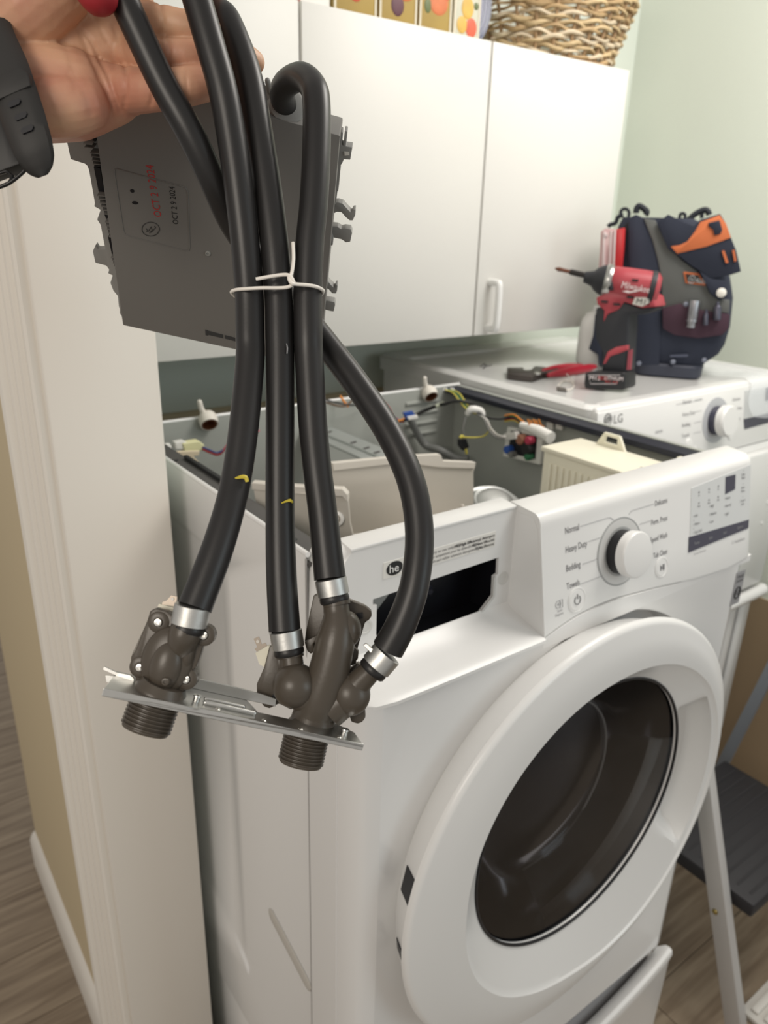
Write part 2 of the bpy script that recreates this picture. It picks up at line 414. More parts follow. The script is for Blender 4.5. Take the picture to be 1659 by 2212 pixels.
# zinc bracket
A = at(223, 1489, .3800); B = at(786, 1610, .4140)
e1 = (B - A).normalized(); upv = -DOWN; upv = (upv - e1 * upv.dot(e1)).normalized()
e2 = (FWD - e1 * FWD.dot(e1)); e2 = (e2 - upv * e2.dot(upv)).normalized()
e2 = (e2 * 0.99 + upv * 0.11).normalized(); e3 = e1.cross(e2); e3 = -e3 if e3.dot(upv) < 0 else e3
Lb = (B - A).length
def bk(a, b, c): return A + e1 * a + e2 * b + e3 * c
bm = bmesh.new()
add_prism(bm, [bk(0, 0, 0), bk(Lb * .30, 0.0, 0), bk(Lb * .36, .0015, 0), bk(Lb * .68, .0015, 0), bk(Lb * .74, 0, 0), bk(Lb, 0, 0), bk(Lb * .985, .017, 0), bk(Lb * .86, .032, 0), bk(Lb * .78, .032, 0), bk(Lb * .72, .016, 0), bk(Lb * .58, .016, 0), bk(Lb * .54, .032, 0), bk(Lb * .30, .032, 0), bk(Lb * .02, .032, 0)], e3 * -0.0016, 0.0003)
add_prism(bm, [bk(0, 0, .0006), bk(Lb * .34, 0, .0006), bk(Lb * .36, .0015, .0006), bk(Lb * .68, .0015, .0006), bk(Lb * .72, 0, .0006), bk(Lb, 0, .0006), bk(Lb, 0, -.0032), bk(0, 0, -.0036)], e2 * 0.0012, 0.0003)
add_prism(bm, [bk(Lb * .28, .031, 0), bk(Lb * .66, .031, 0), bk(Lb * .655, .031, .0045), bk(Lb * .60, .031, .0052), bk(Lb * .50, .031, .006), bk(Lb * .29, .031, .006)], e2 * 0.0012, 0.0003)
bracket = obj('bracket', bm, STEEL, asm)
obj('bracket_hook', prism([at(u, v, .404) for u, v in [(228, 1459), (246, 1461), (251, 1459), (222, 1446), (225, 1440), (252, 1453), (281, 1459), (289, 1466), (288, 1487), (230, 1473)]], FWD * .0014), STEEL, bracket)
rail = bmesh.new()
add_tube(rail, [bk(Lb * .37, .010, .001), bk(Lb * .56, .010, .001)], .0014, sides=10, round_cap=True)
add_tube(rail, [bk(Lb * .37, .016, .001), bk(Lb * .52, .016, .001)], .0011, sides=10, round_cap=True)
obj('raised_rib', rail, STEEL, bracket, 60)
for (a, b) in ((.335, .012), (.93, .010)):
    obj('bracket_stub', lathe(bk(Lb * a, b, 0), e3, [(.0019, 0), (.0017, .0022), (.0023, .0026), (.0021, .0034), (.0008, .0034), (.0008, .0015), (0, .0015)], 14), STEEL, bracket, 40)
for (a, b) in ((.17, .004), (.27, .012), (.42, .006), (.60, .004), (.745, .003), (.80, .018), (.90, .003)):
    obj('bracket_screw', lathe(bk(Lb * a, b, 0), e3, [(.0016, 0), (.0015, .0006), (.0008, .0011), (0, .0012)], 12), CHROME, bracket, 40)

Z2 = lambda x, y: (200 + x / 2.5136, 1200 + y / 2.5136)
def z2(x, y, d): return at(*Z2(x, y), d)
def vplate(lst, d, t, m, par, name, bev=.0008):
    return obj(name, prism([z2(x, y, d) for x, y in lst], FWD * t, bev), m, par, 40)
def thread(top, bot, r, par):
    a = Vector(top); ax = Vector(bot) - a; L_ = ax.length
    prof = [(r * .93, 0)]; n = 8
    for k in range(n):
        h = L_ * (0.06 + 0.86 * k / n); s = L_ * .86 / n
        prof += [(r * .925, h), (r, h + s * .30), (r, h + s * .55), (r * .925, h + s * .9)]
    prof += [(r * .93, L_ * .94), (r * .90, L_ * .985), (r * .86, L_), (r * .70, L_), (r * .70, L_ * .4), (0, L_ * .4)]
    return obj('valve_thread', lathe(a, ax, prof, 40), TAUPE, par, 40)

# ---- left single valve
vl = vplate([(300, 340), (310, 302), (340, 286), (400, 300), (440, 330), (580, 402), (605, 395), (640, 405), (650, 435), (635, 470), (600, 485), (585, 540), (560, 610), (520, 640), (540, 660), (545, 690), (520, 712), (495, 715), (492, 760), (400, 765), (300, 742), (240, 712), (226, 640), (206, 600), (206, 550), (230, 520), (260, 440), (285, 380)], .401, .006, TAUPE, asm, 'valve_body')
vl['label'] = 'single-outlet taupe valve body'
vplate([(312, 320), (330, 288), (452, 318), (470, 400), (450, 700), (300, 720), (215, 600), (210, 540)], .4075, .020, mat('coil_cover', (0.22, 0.205, 0.18), 0.4), vl, 'solenoid_cover')
bm = bmesh.new()
ax = (at(410, 1345, .4) - at(318, 1560, .4)).normalized()
add_ball(bm, z2(405, 570, .401), 1, (.0138, .0188, .0058), CAMROT @ Matrix.Rotation(-0.28, 3, 'Z'), 4)
add_ball(bm, z2(400, 600, .3985), 1, (.0088, .0140, .0068), CAMROT @ Matrix.Rotation(-0.28, 3, 'Z'), 4)
add_ball(bm, z2(520, 520, .401), 1, (.0038, .0105, .0050), CAMROT @ Matrix.Rotation(-0.15, 3, 'Z'), 3)
add_tube(bm, [z2(515, 385, .400), z2(500, 430, .399), z2(480, 490, .401), z2(450, 550, .403)], [.0082, .0085, .0078, .0055], sides=24, sm=4)
obj('valve_dome', bm, TAUPE, vl, 50)
bm = lathe(z2(368, 745, .402), ax, [(.0130, -.0018), (.0140, -.0012), (.0142, .0010), (.0136, .0022), (.0118, .0060)], 40)
obj('valve_flange', bm, TAUPE, vl, 40)
for k, (x, y, m) in enumerate([(357, 363, CHROME), (604, 434, CHROME), (257, 607, CHROME), (507, 672, CHROME), (397, 684, TAUPE)]):
    p = z2(x, y, .4005 if k < 4 else .3925)
    bm = lathe(p, -FWD, [(.0023, -.0005), (.0023, .0006), (.0019, .0012), (.0010, .0013), (.0009, .0008), (0, .0008)], 18)
    obj('screw', bm, m, vl, 40)
    if k < 4:
        obj('screw_boss', lathe(p, -FWD, [(.0058, -.006), (.0058, -.0004), (.0050, .0002), (.0026, .0002)], 24, caps=False), TAUPE, vl, 40)
thread(z2(350, 770, .401), at(312, 1580, .398), .0134, vl)
bl = obj('terminal_block', prism([z2(x, y, .412) for x, y in [(360, 262), (445, 285), (440, 318), (352, 284)]], FWD * .004), CREAM, vl)
obj('terminal', prism([z2(x, y, .4125) for x, y in [(376, 266), (380, 252), (400, 246), (428, 216), (458, 224), (452, 278)]], FWD * .0008), BRONZE, bl)
obj('terminal_hole', lathe(z2(435, 236, .4128), -FWD, [(.0009, 0), (.0009, .0007), (0, .0007)], 12), WIREW, bl)

# ---- right triple valve
vr = bmesh.new()
add_tube(vr, [z2(1188, 935, .432), z2(1205, 860, .431), z2(1240, 760, .429), z2(1285, 620, .428), z2(1318, 470, .428), z2(1330, 380, .429), z2(1326, 300, .430), z2(1312, 225, .431)], [.0122, .0122, .0120, .0116, .0112, .0098, .0073, .0071], sides=32, sm=5)
add_ball(vr, z2(1385, 400, .430), 1, (.0078, .0105, .0085), CAMROT, 4)
add_ball(vr, z2(1100, 705, .426), .0128, sub=4)
add_tube(vr, [z2(1095, 690, .427), z2(1085, 610, .429), z2(1074, 520, .431), z2(1068, 480, .431)], [.0080, .0068, .0064, .0062], sides=24, sm=4)
add_tube(vr, [z2(1100, 720, .428), z2(1180, 760, .430)], [.0105, .0115], sides=24)
add_ball(vr, z2(1402, 755, .428), 1, (.0112, .0120, .0100), CAMROT, 4)
add_tube(vr, [z2(1400, 745, .428), z2(1445, 690, .427), z2(1510, 625, .425), z2(1545, 592, .424)], [.0085, .0073, .0064, .0062], sides=24, sm=4)
add_tube(vr, [z2(1390, 760, .430), z2(1290, 830, .431)], [.0098, .0110], sides=24)
vr = obj('valve_body', vr, TAUPE, asm, 60)
vr['label'] = 'triple-outlet taupe valve body'
obj('valve_flange', lathe(z2(1190, 925, .432), z2(1205, 860, .431) - z2(1188, 935, .432), [(.0125, -.0020), (.0140, -.0012), (.0140, .0008), (.0130, .0022), (.0122, .0090)], 40), TAUPE, vr, 40)
for (x, y, d) in ((1325, 262, .4305), (1072, 545, .431), (1520, 615, .4248)):
    q = {1325: (z2(1326, 300, .430), z2(1312, 225, .431)), 1072: (z2(1085, 610, .429), z2(1068, 480, .431)), 1520: (z2(1445, 690, .427), z2(1545, 592, .424))}[x]
    obj('barb_ring', lathe(z2(x, y, d), q[1] - q[0], [(.0062, -.0014), (.0079, -.0010), (.0079, .0010), (.0062, .0014)], 32), TAUPE, vr, 40)
plates = [([(1160, 400), (1200, 215), (1240, 205), (1390, 240), (1480, 275), (1512, 298), (1516, 330), (1500, 352), (1480, 362), (1440, 500), (1430, 590), (1370, 610), (1230, 560), (1150, 470)], .4395, .006),
          ([(960, 492), (1005, 485), (1040, 520), (1060, 640), (1100, 800), (1080, 840), (1010, 805), (960, 832), (928, 820), (892, 764), (890, 700), (930, 610)], .4350, .006),
          ([(1370, 640), (1440, 585), (1480, 610), (1525, 670), (1500, 760), (1478, 830), (1482, 880), (1465, 905), (1440, 915), (1405, 905), (1392, 862), (1330, 885), (1320, 720)], .4385, .006)]
for pl, d, tt in plates:
    vplate(pl, d, tt, TAUPE, vr, 'valve_plate')
    vplate([(x * .93 + sum(p[0] for p in pl) / len(pl) * .07, y * .93 + sum(p[1] for p in pl) / len(pl) * .07 - 8) for x, y in pl], d + tt + .0005, .012, MATS['coil_cover'], vr, 'solenoid_cover')
for (x, y, d) in ((1450, 328, .4392), (990, 770, .4347), (1430, 850, .4382)):
    obj('snap_window', prism([z2(x + a, y + b, d) for a, b in ((-16, -14), (16, -20), (18, 12), (-14, 18))], -FWD * .0006), CAVITY, vr)
for pl in ([(1150, 470), (1222, 430), (1228, 450), (1200, 480), (1205, 520), (1185, 535), (1165, 520)], [(1250, 225), (1285, 245), (1280, 330), (1255, 330)], [(1415, 490), (1445, 520), (1440, 565), (1400, 580), (1395, 540)], [(1000, 560), (1040, 540), (1050, 600), (1010, 640)]):
    vplate(pl, .4345, .0045, TAUPE, vr, 'snap_tab', .0005)
thread(z2(1165, 965, .432), at(648, 1652, .430), .0132, vr)
bl = obj('terminal_block', prism([z2(x, y, .438) for x, y in [(884, 530), (955, 488), (972, 520), (940, 610), (905, 590)]], FWD * .005), CREAM, vr)
obj('terminal', prism([z2(x, y, .4385) for x, y in [(874, 452), (903, 440), (918, 482), (938, 474), (948, 490), (890, 522), (880, 506), (894, 498)]], FWD * .0008), BRONZE, bl)
obj('terminal_hole', lathe(z2(898, 466, .4388), -FWD, [(.0010, 0), (.0010, .0007), (0, .0007)], 12), WIREW, bl)

# ---- grey dispenser housing behind the hoses
Q = [at(187, 145, .5), at(735, 293, .5287), at(690, 795, .6764), at(265, 703, .6477)]
f1 = (Q[1] - Q[0]).normalized(); f2 = (Q[3] - Q[0]); FH = f2.length; FW_ = (Q[1] - Q[0]).length
fn = f1.cross(f2).normalized(); fn = fn if fn.dot(FWD) > 0 else -fn
f2 = fn.cross(f1); f2 = f2 if f2.dot(Q[3] - Q[0]) > 0 else -f2
def fpx(u, v, off=0.0):     # viewing ray onto the housing's face plane (pushed in by off)
    r = ray(u, v); o = Q[0] + fn * off
    return CAM + r * ((o - CAM).dot(fn) / r.dot(fn))
zb = lambda x, y, off=0.0: fpx(120 + x / 4.0225, 230 + y / 4.0225, off)
zc = lambda x, y, off=0.0: fpx(480 + x / 3.6875, 120 + y / 3.6875, off)
def fpoly(lst, t, m, par, name, bev=0.0004, off=0.0, fnc=zb):
    return obj(name, prism([fnc(x, y, off) for x, y in lst], fn * t, bev), m, par, 40)
house = obj('dispenser_housing', prism([Q[0], Q[1], Q[2], Q[3]], fn * .034, .0012), GREYP, asm, 40)
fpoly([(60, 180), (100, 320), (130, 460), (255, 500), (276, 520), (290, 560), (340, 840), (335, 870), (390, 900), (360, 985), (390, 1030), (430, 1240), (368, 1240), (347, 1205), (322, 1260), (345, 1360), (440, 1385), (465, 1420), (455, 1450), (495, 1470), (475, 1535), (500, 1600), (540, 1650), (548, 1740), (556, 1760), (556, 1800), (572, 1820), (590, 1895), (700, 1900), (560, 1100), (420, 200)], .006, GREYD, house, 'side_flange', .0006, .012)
slots = [[(332, 525), (385, 535), (425, 752), (375, 745)], [(455, 1130), (500, 1140), (540, 1300), (490, 1290)], [(315, 250), (345, 235), (352, 300), (325, 310)], [(425, 940), (460, 925), (475, 985), (440, 980)], [(530, 1480), (560, 1480), (575, 1520), (545, 1515)]]
for s in slots: fpoly(s, .002, CAVITY, house, 'side_slot', 0, .010)
ribs = bmesh.new()
for (xa, ya, n, dx, dy) in ((300, 400, 4, 8, 32), (360, 770, 6, 12, 32), (430, 1000, 5, 8, 32), (480, 1310, 5, 9, 24), (540, 1530, 5, 6, 26), (240, 320, 2, 10, 30)):
    for k in range(n):
        x, y = xa + dx * k, ya + dy * k
        add_prism(ribs, [zb(x, y, .004), zb(x + 80, y + 8, .004), zb(x + 80, y + 16, .004), zb(x, y + 8, .004)], fn * .009)
tag(obj('side_rib', ribs, GREYP, house), kind='stuff')
gaps = bmesh.new()
for (xa, ya, n, dx, dy) in ((312, 415, 4, 8, 32), (375, 785, 6, 12, 32), (442, 1012, 5, 8, 32), (492, 1320, 5, 9, 24), (552, 1540, 5, 6, 26)):
    for k in range(n):
        x, y = xa + dx * k, ya + dy * k
        add_prism(gaps, [zb(x, y, .0105), zb(x + 60, y + 6, .0105), zb(x + 60, y + 18, .0105), zb(x, y + 12, .0105)], fn * .001)
tag(obj('side_gap', gaps, CAVITY, house), kind='stuff')
# right rail and hose clips
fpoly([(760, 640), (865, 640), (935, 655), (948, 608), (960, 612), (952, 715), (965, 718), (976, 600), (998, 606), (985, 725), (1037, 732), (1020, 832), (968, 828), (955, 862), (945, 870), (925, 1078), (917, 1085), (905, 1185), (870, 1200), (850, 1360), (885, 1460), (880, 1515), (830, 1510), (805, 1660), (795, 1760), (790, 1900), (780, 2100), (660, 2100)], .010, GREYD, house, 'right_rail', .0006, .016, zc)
for s in ([(972, 765), (1010, 770), (1012, 795), (975, 798)], [(872, 1070), (886, 1072), (872, 1168), (858, 1165)], [(836, 1465), (872, 1468), (868, 1482), (836, 1482)]):
    fpoly(s, .0008, mat('pale_gap', (0.75, 0.72, 0.66), 0.6), house, 'rail_opening', 0, .015, zc)
fpoly([(872, 805), (905, 815), (862, 1060), (850, 1055)], .0008, mat('rail_recess_shade', (0.03, 0.03, 0.035), 0.5), house, 'rail_recess', 0, .015, zc)  # dark plate paints the shade inside the rail's recess
for s in ([(875, 1175), (925, 1170), (960, 1180), (1000, 1225), (1030, 1255), (1045, 1228), (1063, 1228), (1060, 1270), (1040, 1315), (1015, 1315), (985, 1290), (950, 1250), (915, 1245), (880, 1265), (862, 1310), (858, 1380), (840, 1380)],
          [(840, 1375), (870, 1360), (920, 1365), (950, 1385), (980, 1378), (1025, 1385), (1035, 1415), (1020, 1485), (985, 1490), (950, 1465), (900, 1455), (840, 1440)],
          [(780, 1780), (830, 1785), (870, 1830), (895, 1855), (905, 1828), (920, 1830), (915, 1875), (905, 1898), (875, 1895), (845, 1860), (780, 1850)],
          [(780, 1950), (850, 1955), (895, 1965), (900, 1985), (888, 2040), (855, 2035), (780, 2015)]):
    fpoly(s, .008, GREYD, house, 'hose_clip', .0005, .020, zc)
fpoly([(250, 205), (345, 235), (385, 320), (560, 400), (640, 310), (700, 330), (770, 660), (640, 575), (370, 500), (250, 460)], .006, mat('grey_plastic_top', (0.34, 0.345, 0.335), 0.45), house, 'top_flange', .0006, .030, zc)
fpoly([(520, 505), (625, 435), (640, 440), (640, 545)], .002, GREYP, house, 'top_recess', 0, .0275, zc)
na = at(612, 258, .548); nb = at(622, 226, .522)
obj('outlet_nozzle', lathe(na, nb - na, [(.0190, -.004), (.0160, .004), (.0128, .016), (.0122, .026), (.0105, .027)], 36), GREYD, house, 50)
obj('top_peg', tube([zc(385, 290, .03), zc(362, 200, .028)], .0020, sides=10, round_cap=True), GREYD, house, 50)
# embossed label area, stamps, marks
emb = [(530, 540), (1080, 688), (1130, 705), (1150, 745), (1168, 1225), (1160, 1250), (1125, 1252), (650, 1130), (605, 1108), (590, 1075), (512, 575), (515, 548)]
bm = bmesh.new(); add_tube(bm, [zb(x, y, -.0001) for x, y in emb], .00045, sides=6, closed=True)
obj('embossed_outline', bm, GREYP, house, 60)
def ftext(s, x, y, dx, dy, size, m, name):
    o = zb(x, y, -.0003); xd = zb(x + dx, y + dy, -.0003) - o
    yd = fn.cross(xd); yd = yd if yd.dot(zb(x - 10, y, 0) - zb(x, y, 0)) > 0 else -yd
    return text(name, s, o, xd, yd, size, m, house, sx=.8)
ftext('OCT 2 9 2024', 922, 965, -40, -250, .0083, REDINK, 'red_date_stamp')
ftext('OCT 2 9 2024', 1068, 1028, -22, -212, .0062, INKK, 'black_date_stamp')
bm = bmesh.new(); add_tube(bm, [zb(826 + 76 * math.cos(a), 1066 + 60 * math.sin(a), -.0003) for a in [k * 2 * math.pi / 24 for k in range(24)]], .0003, sides=5, closed=True)
for seg in ([(785, 1060), (800, 1080), (790, 1090)], [(805, 1085), (830, 1045), (838, 1075), (815, 1100)], [(830, 1095), (870, 1050), (858, 1040)]):
    add_tube(bm, [zb(x, y, -.0003) for x, y in seg], .0003, sides=5)
obj('round_mark', bm, mat('engraved_grey', (0.045, 0.043, 0.04), 0.6), house)
for (x, y, rx, ry) in ((665, 735, 19, 14), (690, 838, 27, 13)):
    obj('pin_hole', prism([zb(x + rx * math.cos(a), y + ry * math.sin(a) + 3 * math.cos(a), -.0004) for a in [k * math.pi / 8 for k in range(16)]], fn * .0006), CAVITY, house)
obj('boss', lathe(zb(1325, 1275, 0), -fn, [(.0022, -.0005), (.0020, .0010), (.0012, .0012), (.0010, .0004), (0, .0004)], 16), mat('pale_boss', (0.30, 0.30, 0.28), 0.4), house)
for s in ([(1300, 1942), (1322, 1946), (1326, 1992), (1304, 1988)], [(1324, 1950), (1455, 1985), (1455, 2015), (1326, 1985)], [(1470, 1988), (1600, 2022), (1600, 2050), (1472, 2018)]):
    fpoly(s, .0009, mat('slot_dark', (0.035, 0.035, 0.035), 0.6), house, 'bottom_slot', 0, -.0004)

# ================================================================ HAND
def make_hand():
    bm = bmesh.new()
    def lim(lst, sm=5):
        P = [at(u, v, d) for u, v, d, r in lst]; R_ = [r * d / FPX for u, v, d, r in lst]
        add_tube(bm, P, R_, sides=20, sm=sm, round_cap=True)
    # forearm, wrist and heel of the palm (u, v, depth, radius in frame units)
    lim([(-420, 190, .42, 150), (-200, 160, .45, 140), (-40, 130, .462, 128), (70, 130, .468, 120)])
    lim([(-40, 40, .47, 95), (80, 30, .475, 100), (190, 20, .475, 85), (285, 10, .472, 48)])
    lim([(-10, 130, .468, 110), (90, 120, .470, 105), (190, 105, .470, 88), (285, 95, .468, 50)])
    lim([(20, 190, .462, 100), (100, 200, .459, 100), (175, 205, .458, 90), (235, 205, .460, 66), (275, 200, .458, 48)])
    lim([(60, 225, .452, 62), (120, 232, .444, 64), (180, 222, .448, 58)])
    # thenar mound and thumb leaving the side of the palm
    lim([(10, 60, .447, 75), (70, 10, .438, 82), (140, -45, .432, 70), (200, -95, .428, 52), (250, -150, .424, 44)])
    # fingers
    lim([(262, 28, .470, 44), (330, 45, .451, 35), (385, 55, .446, 33), (440, 66, .450, 31), (478, 84, .462, 28)])
    lim([(266, 112, .468, 42), (335, 118, .449, 34), (400, 121, .445, 33), (470, 119, .455, 31), (520, 122, .470, 29), (546, 134, .478, 26)])
    lim([(262, 196, .460, 50), (320, 196, .447, 43), (370, 192, .443, 41), (425, 183, .446, 38), (470, 174, .464, 34)])
    lim([(262, -70, .470, 45), (340, -60, .452, 36), (400, -40, .450, 34), (450, -25, .462, 31)])
    bmesh.ops.recalc_face_normals(bm, faces=bm.faces)
    return bm
person = thing('person', 'left hand, palm forward, with a black watch, holding up the black hoses', 'person', at(60, 130, .46))
hand = obj('hand', make_hand(), SKIN, person)
md = hand.modifiers.new('Remesh', 'REMESH'); md.mode = 'VOXEL'; md.voxel_size = 0.0010; md.use_smooth_shade = True
md = hand.modifiers.new('Smooth', 'SMOOTH'); md.factor = 0.5; md.iterations = 3
bpy.context.view_layer.update()
me = bpy.data.meshes.new_from_object(hand.evaluated_get(bpy.context.evaluated_depsgraph_get()))
hand.modifiers.clear(); hand.data = me
import numpy as np
nv = len(me.vertices); co = np.empty(nv * 3); me.vertices.foreach_get('co', co); co = co.reshape(-1, 3)
no = np.empty(nv * 3); me.vertices.foreach_get('normal', no); no = no.reshape(-1, 3)
wp = co + np.array(person.location) - np.array(CAM)
dd_ = wp @ np.array(FWD); pu = 829.5 + FPX * (wp @ np.array(RIGHT)) / dd_; pv = 1106 + FPX * (wp @ np.array(DOWN)) / dd_
facing = np.clip(-(no @ np.array(FWD)) * 2, 0, 1)
dent = np.zeros(nv)
for crease, sg, dp_ in (([(172, -10), (164, 40), (182, 90), (204, 140), (228, 190), (240, 236)], 4.5, .0011), ([(176, 66), (200, 95), (217, 130), (234, 165), (250, 215), (262, 246)], 4.0, .0011), ([(246, 55), (262, 110), (271, 155), (270, 205), (266, 250)], 4.5, .0012),
        ([(346, 8), (352, 45), (347, 80)], 3.5, .0008), ([(362, 86), (366, 118), (360, 148)], 3.5, .0008), ([(332, 160), (330, 200), (322, 238)], 3.5, .0009), ([(400, 150), (404, 190), (398, 228)], 3.2, .0006), ([(196, 20), (215, 60), (232, 90)], 4, .0006), ([(120, 60), (150, 120), (165, 190)], 7, .0006), ([(150, 160), (190, 215), (200, 270)], 6, .0006)):
    pts_, _r = smooth_path([(a, b, 0) for a, b in crease], [0] * len(crease), 10)
    dm = np.full(nv, 1e9)
    for q in pts_: dm = np.minimum(dm, (pu - q.x) ** 2 + (pv - q.y) ** 2)
    dent = np.maximum(dent, dp_ * np.exp(-dm / (2 * sg * sg)))
co -= no * (dent * facing)[:, None]
me.vertices.foreach_set('co', co.ravel()); me.update()
me.polygons.foreach_set('use_smooth', [True] * len(me.polygons))

cap = thing('red_cap', 'round matte red rubber knob pressed beside the leftmost hose at the hand', 'knob', at(205, -10, .412))
bm = bmesh.new(); add_tube(bm, [at(150, -120, .414), at(188, -45, .411), at(212, -12, .409)], [38 * .41 / FPX, 42 * .41 / FPX, 42 * .409 / FPX], sides=28, sm=5, round_cap=True)
bmesh.ops.recalc_face_normals(bm, faces=bm.faces)
obj('knob_head', bm, RED, cap, 60)
obj('knob_collar', lathe(at(160, -100, .414), at(188, -45, .411) - at(150, -120, .414), [(.0112, 0), (.0118, .002), (.0112, .004)], 28), RED, cap, 50)

watch = thing('wristwatch', 'black rubber watch strap with three slots round the wrist', 'watch', at(20, 230, .425))
def wpoly(lst, d, t, m, name, par=watch, bev=.001):
    return obj(name, prism([at(u, v, d) for u, v in lst], FWD * t, bev), m, par, 40)
STRAP = mat('strap_rubber', (0.022, 0.021, 0.020), 0.6, bump=0.05, bscale=500)
# curved strap: sections swept along the wrist
def strap():
    bm = bmesh.new()
    L_ = [(-60, -40, .43), (-30, 40, .425), (-8, 95, .419), (15, 150, .413), (33, 205, .4095), (52, 260, .4085), (70, 315, .410), (82, 348, .413), (89, 368, .4155), (93, 381, .417)]
    W_ = [46, 46, 46, 48, 49, 48, 45, 38, 27, 10]
    L_, W_ = smooth_path(L_, W_, 4)
    rows = []
    for (u, v, d), w in zip(L_, W_):
        row = []
        for k, (a, dd) in enumerate(((-1, .0035), (-.8, .0006), (-.4, -.0004), (0, -.0006), (.4, -.0004), (.8, .0006), (1, .0035))):
            row.append(at(u + w * .93 * a, v - w * .36 * a, d + dd))
        back = [at(u + w * .93 * a, v - w * .36 * a, d + .0055) for a in (.9, 0, -.9)]
        rows.append([bm.verts.new(p) for p in row + back])
    n = len(rows[0])
    for A_, B_ in zip(rows, rows[1:]):
        for k in range(n): bm.faces.new((A_[k], A_[(k + 1) % n], B_[(k + 1) % n], B_[k]))
    bm.faces.new(rows[0]); bm.faces.new(rows[-1][::-1])
    bmesh.ops.recalc_face_normals(bm, faces=bm.faces)
    bmesh.ops.subdivide_edges(bm, edges=[], cuts=0)
    return bm
st = obj('strap', strap(), STRAP, watch, 50)
for (x, y) in ((82, 612), (122, 690), (160, 768)):
    u, v = x / 2.765, y / 2.765
    obj('strap_slot', prism([at(u + a, v + b, .4072) for a, b in ((-14, 6), (-10, -2), (10, -10), (14, -5), (11, 3), (-9, 11))], FWD * .001), CAVITY, st)
wpoly([(-30, 176), (30, 150), (45, 147), (60, 155), (66, 184), (-20, 222)], .4085, .006, STRAP, 'keeper_loop')
wpoly([(-60, 150), (-10, 205), (20, 290), (45, 338), (48, 352), (20, 362), (-60, 392)], .421, .010, mat('watch_case', (0.008, 0.008, 0.008), 0.5), 'watch_case')
obj('buckle_pin', tube([at(u, v, .419) for u, v in [(-20, 410), (15, 398), (38, 382), (55, 366), (62, 352)]], .0011, sides=10, sm=4), mat('buckle_black', (0.02, 0.02, 0.02), 0.3, 0.5), watch, 60)
obj('buckle_pin', tube([at(u, v, .419) for u, v in [(20, 396), (27, 380), (14, 370), (-6, 376)]], .0010, sides=10), MATS['buckle_black'], watch, 60)

# ================================================================ WASHER
W = 0.716; HZ = 1.284; PZ = 0.348
ws = thing('washing_machine', 'white front-load washer with its top lid removed and the insides exposed', 'washing machine', (W / 2, 0.34, PZ))
# left side panel with a stamped recess
def side_panel(x, sgn):
    bm = bmesh.new()
    out = [(0.098, PZ), (0.68, PZ), (0.68, HZ), (0.098, HZ)]
    rec = [(0.288, 0.478), (0.288, 1.175), (0.296, 1.195), (0.315, 1.205), (0.60, 1.205), (0.615, 1.195), (0.62, 1.175), (0.62, 0.70), (0.60, 0.62), (0.55, 0.57), (0.42, 0.535), (0.35, 0.510), (0.31, 0.487), (0.297, 0.474)]
    es = []
    for loop in (out, rec):
        vs = [bm.verts.new((x, y, z)) for y, z in loop]
        for i in range(len(vs)): es.append(bm.edges.new((vs[i], vs[(i + 1) % len(vs)])))
        if loop is rec: rv = vs
    bmesh.ops.triangle_fill(bm, edges=es, use_beauty=True)
    c = Vector((0, sum(p[0] for p in rec) / len(rec), sum(p[1] for p in rec) / len(rec)))
    iv = []
    for v in rv:
        d = Vector((0, v.co.y, v.co.z)) - c; d.normalize()
        iv.append(bm.verts.new((x + sgn * .004, v.co.y - d.y * .010, v.co.z - d.z * .010)))
    n = len(rv)
    for i in range(n): bm.faces.new((rv[i], rv[(i + 1) % n], iv[(i + 1) % n], iv[i]))
    bm.faces.new(iv)
    bmesh.ops.recalc_face_normals(bm, faces=bm.faces)
    return bm
left = obj('side_panel', side_panel(0.0, 1), WHITE, ws, 30)
obj('top_edge', tube([Vector((0.0025, 0.098, HZ)), Vector((0.0025, 0.68, HZ))], .0030, sides=10), WHITE, left, 60)
bm = boxbm((0.003, 0.098, HZ - .014), (0.040, 0.68, HZ - .010))
fl = obj('inner_flange', bm, FLANGE, ws)
for y in (.60, .56, .50, .30, .22, .16):
    obj('flange_hole', lathe((0.022, y, HZ - .0098), (0, 0, 1), [(.0035, 0), (.0035, .0002), (0, .0002)], 12), CAVITY, fl)
obj('flange_rib', boxbm((.034, .36, HZ - .012), (.040, .50, HZ - .004), .001), BLACK, fl)
obj('inner_side', boxbm((0.006, 0.10, 0.6), (0.010, 0.676, HZ - .014)), INNER, ws)
# stamped grip slot near the bottom of the side
sl = bmesh.new()
add_tube(sl, [Vector((-0.0005, 0.202, 0.690)), Vector((-0.0005, 0.110, 0.662))], .0120, sides=16, round_cap=True)
for v in sl.verts: v.co.x = -0.0006 + (v.co.x + 0.0005) * 0.12
obj('grip_slot', sl, mat('slot_grey', (0.52, 0.50, 0.46), 0.4), ws, 60)
# right side and rear of the cabinet
obj('right_side', boxbm((W - .012, 0.06, PZ), (W - .002, 0.68, HZ)), INNER, ws)
obj('right_flange', boxbm((W - .045, 0.06, HZ - .012), (W, 0.68, HZ - .002), .001), GAPSHADE, ws)
obj('rear_panel', boxbm((0.0, 0.672, PZ), (W, 0.68, HZ)), INNER, ws)
obj('rear_rim', tube([Vector((0, .676, HZ)), Vector((W, .676, HZ))], .0035, sides=10), WHITE, ws, 60)
for k in range(4):
    obj('rear_louver', boxbm((.57 + .0 * k, .668, 1.255 - .022 * k), (.655, .673, 1.262 - .022 * k), .002), INNER, ws)
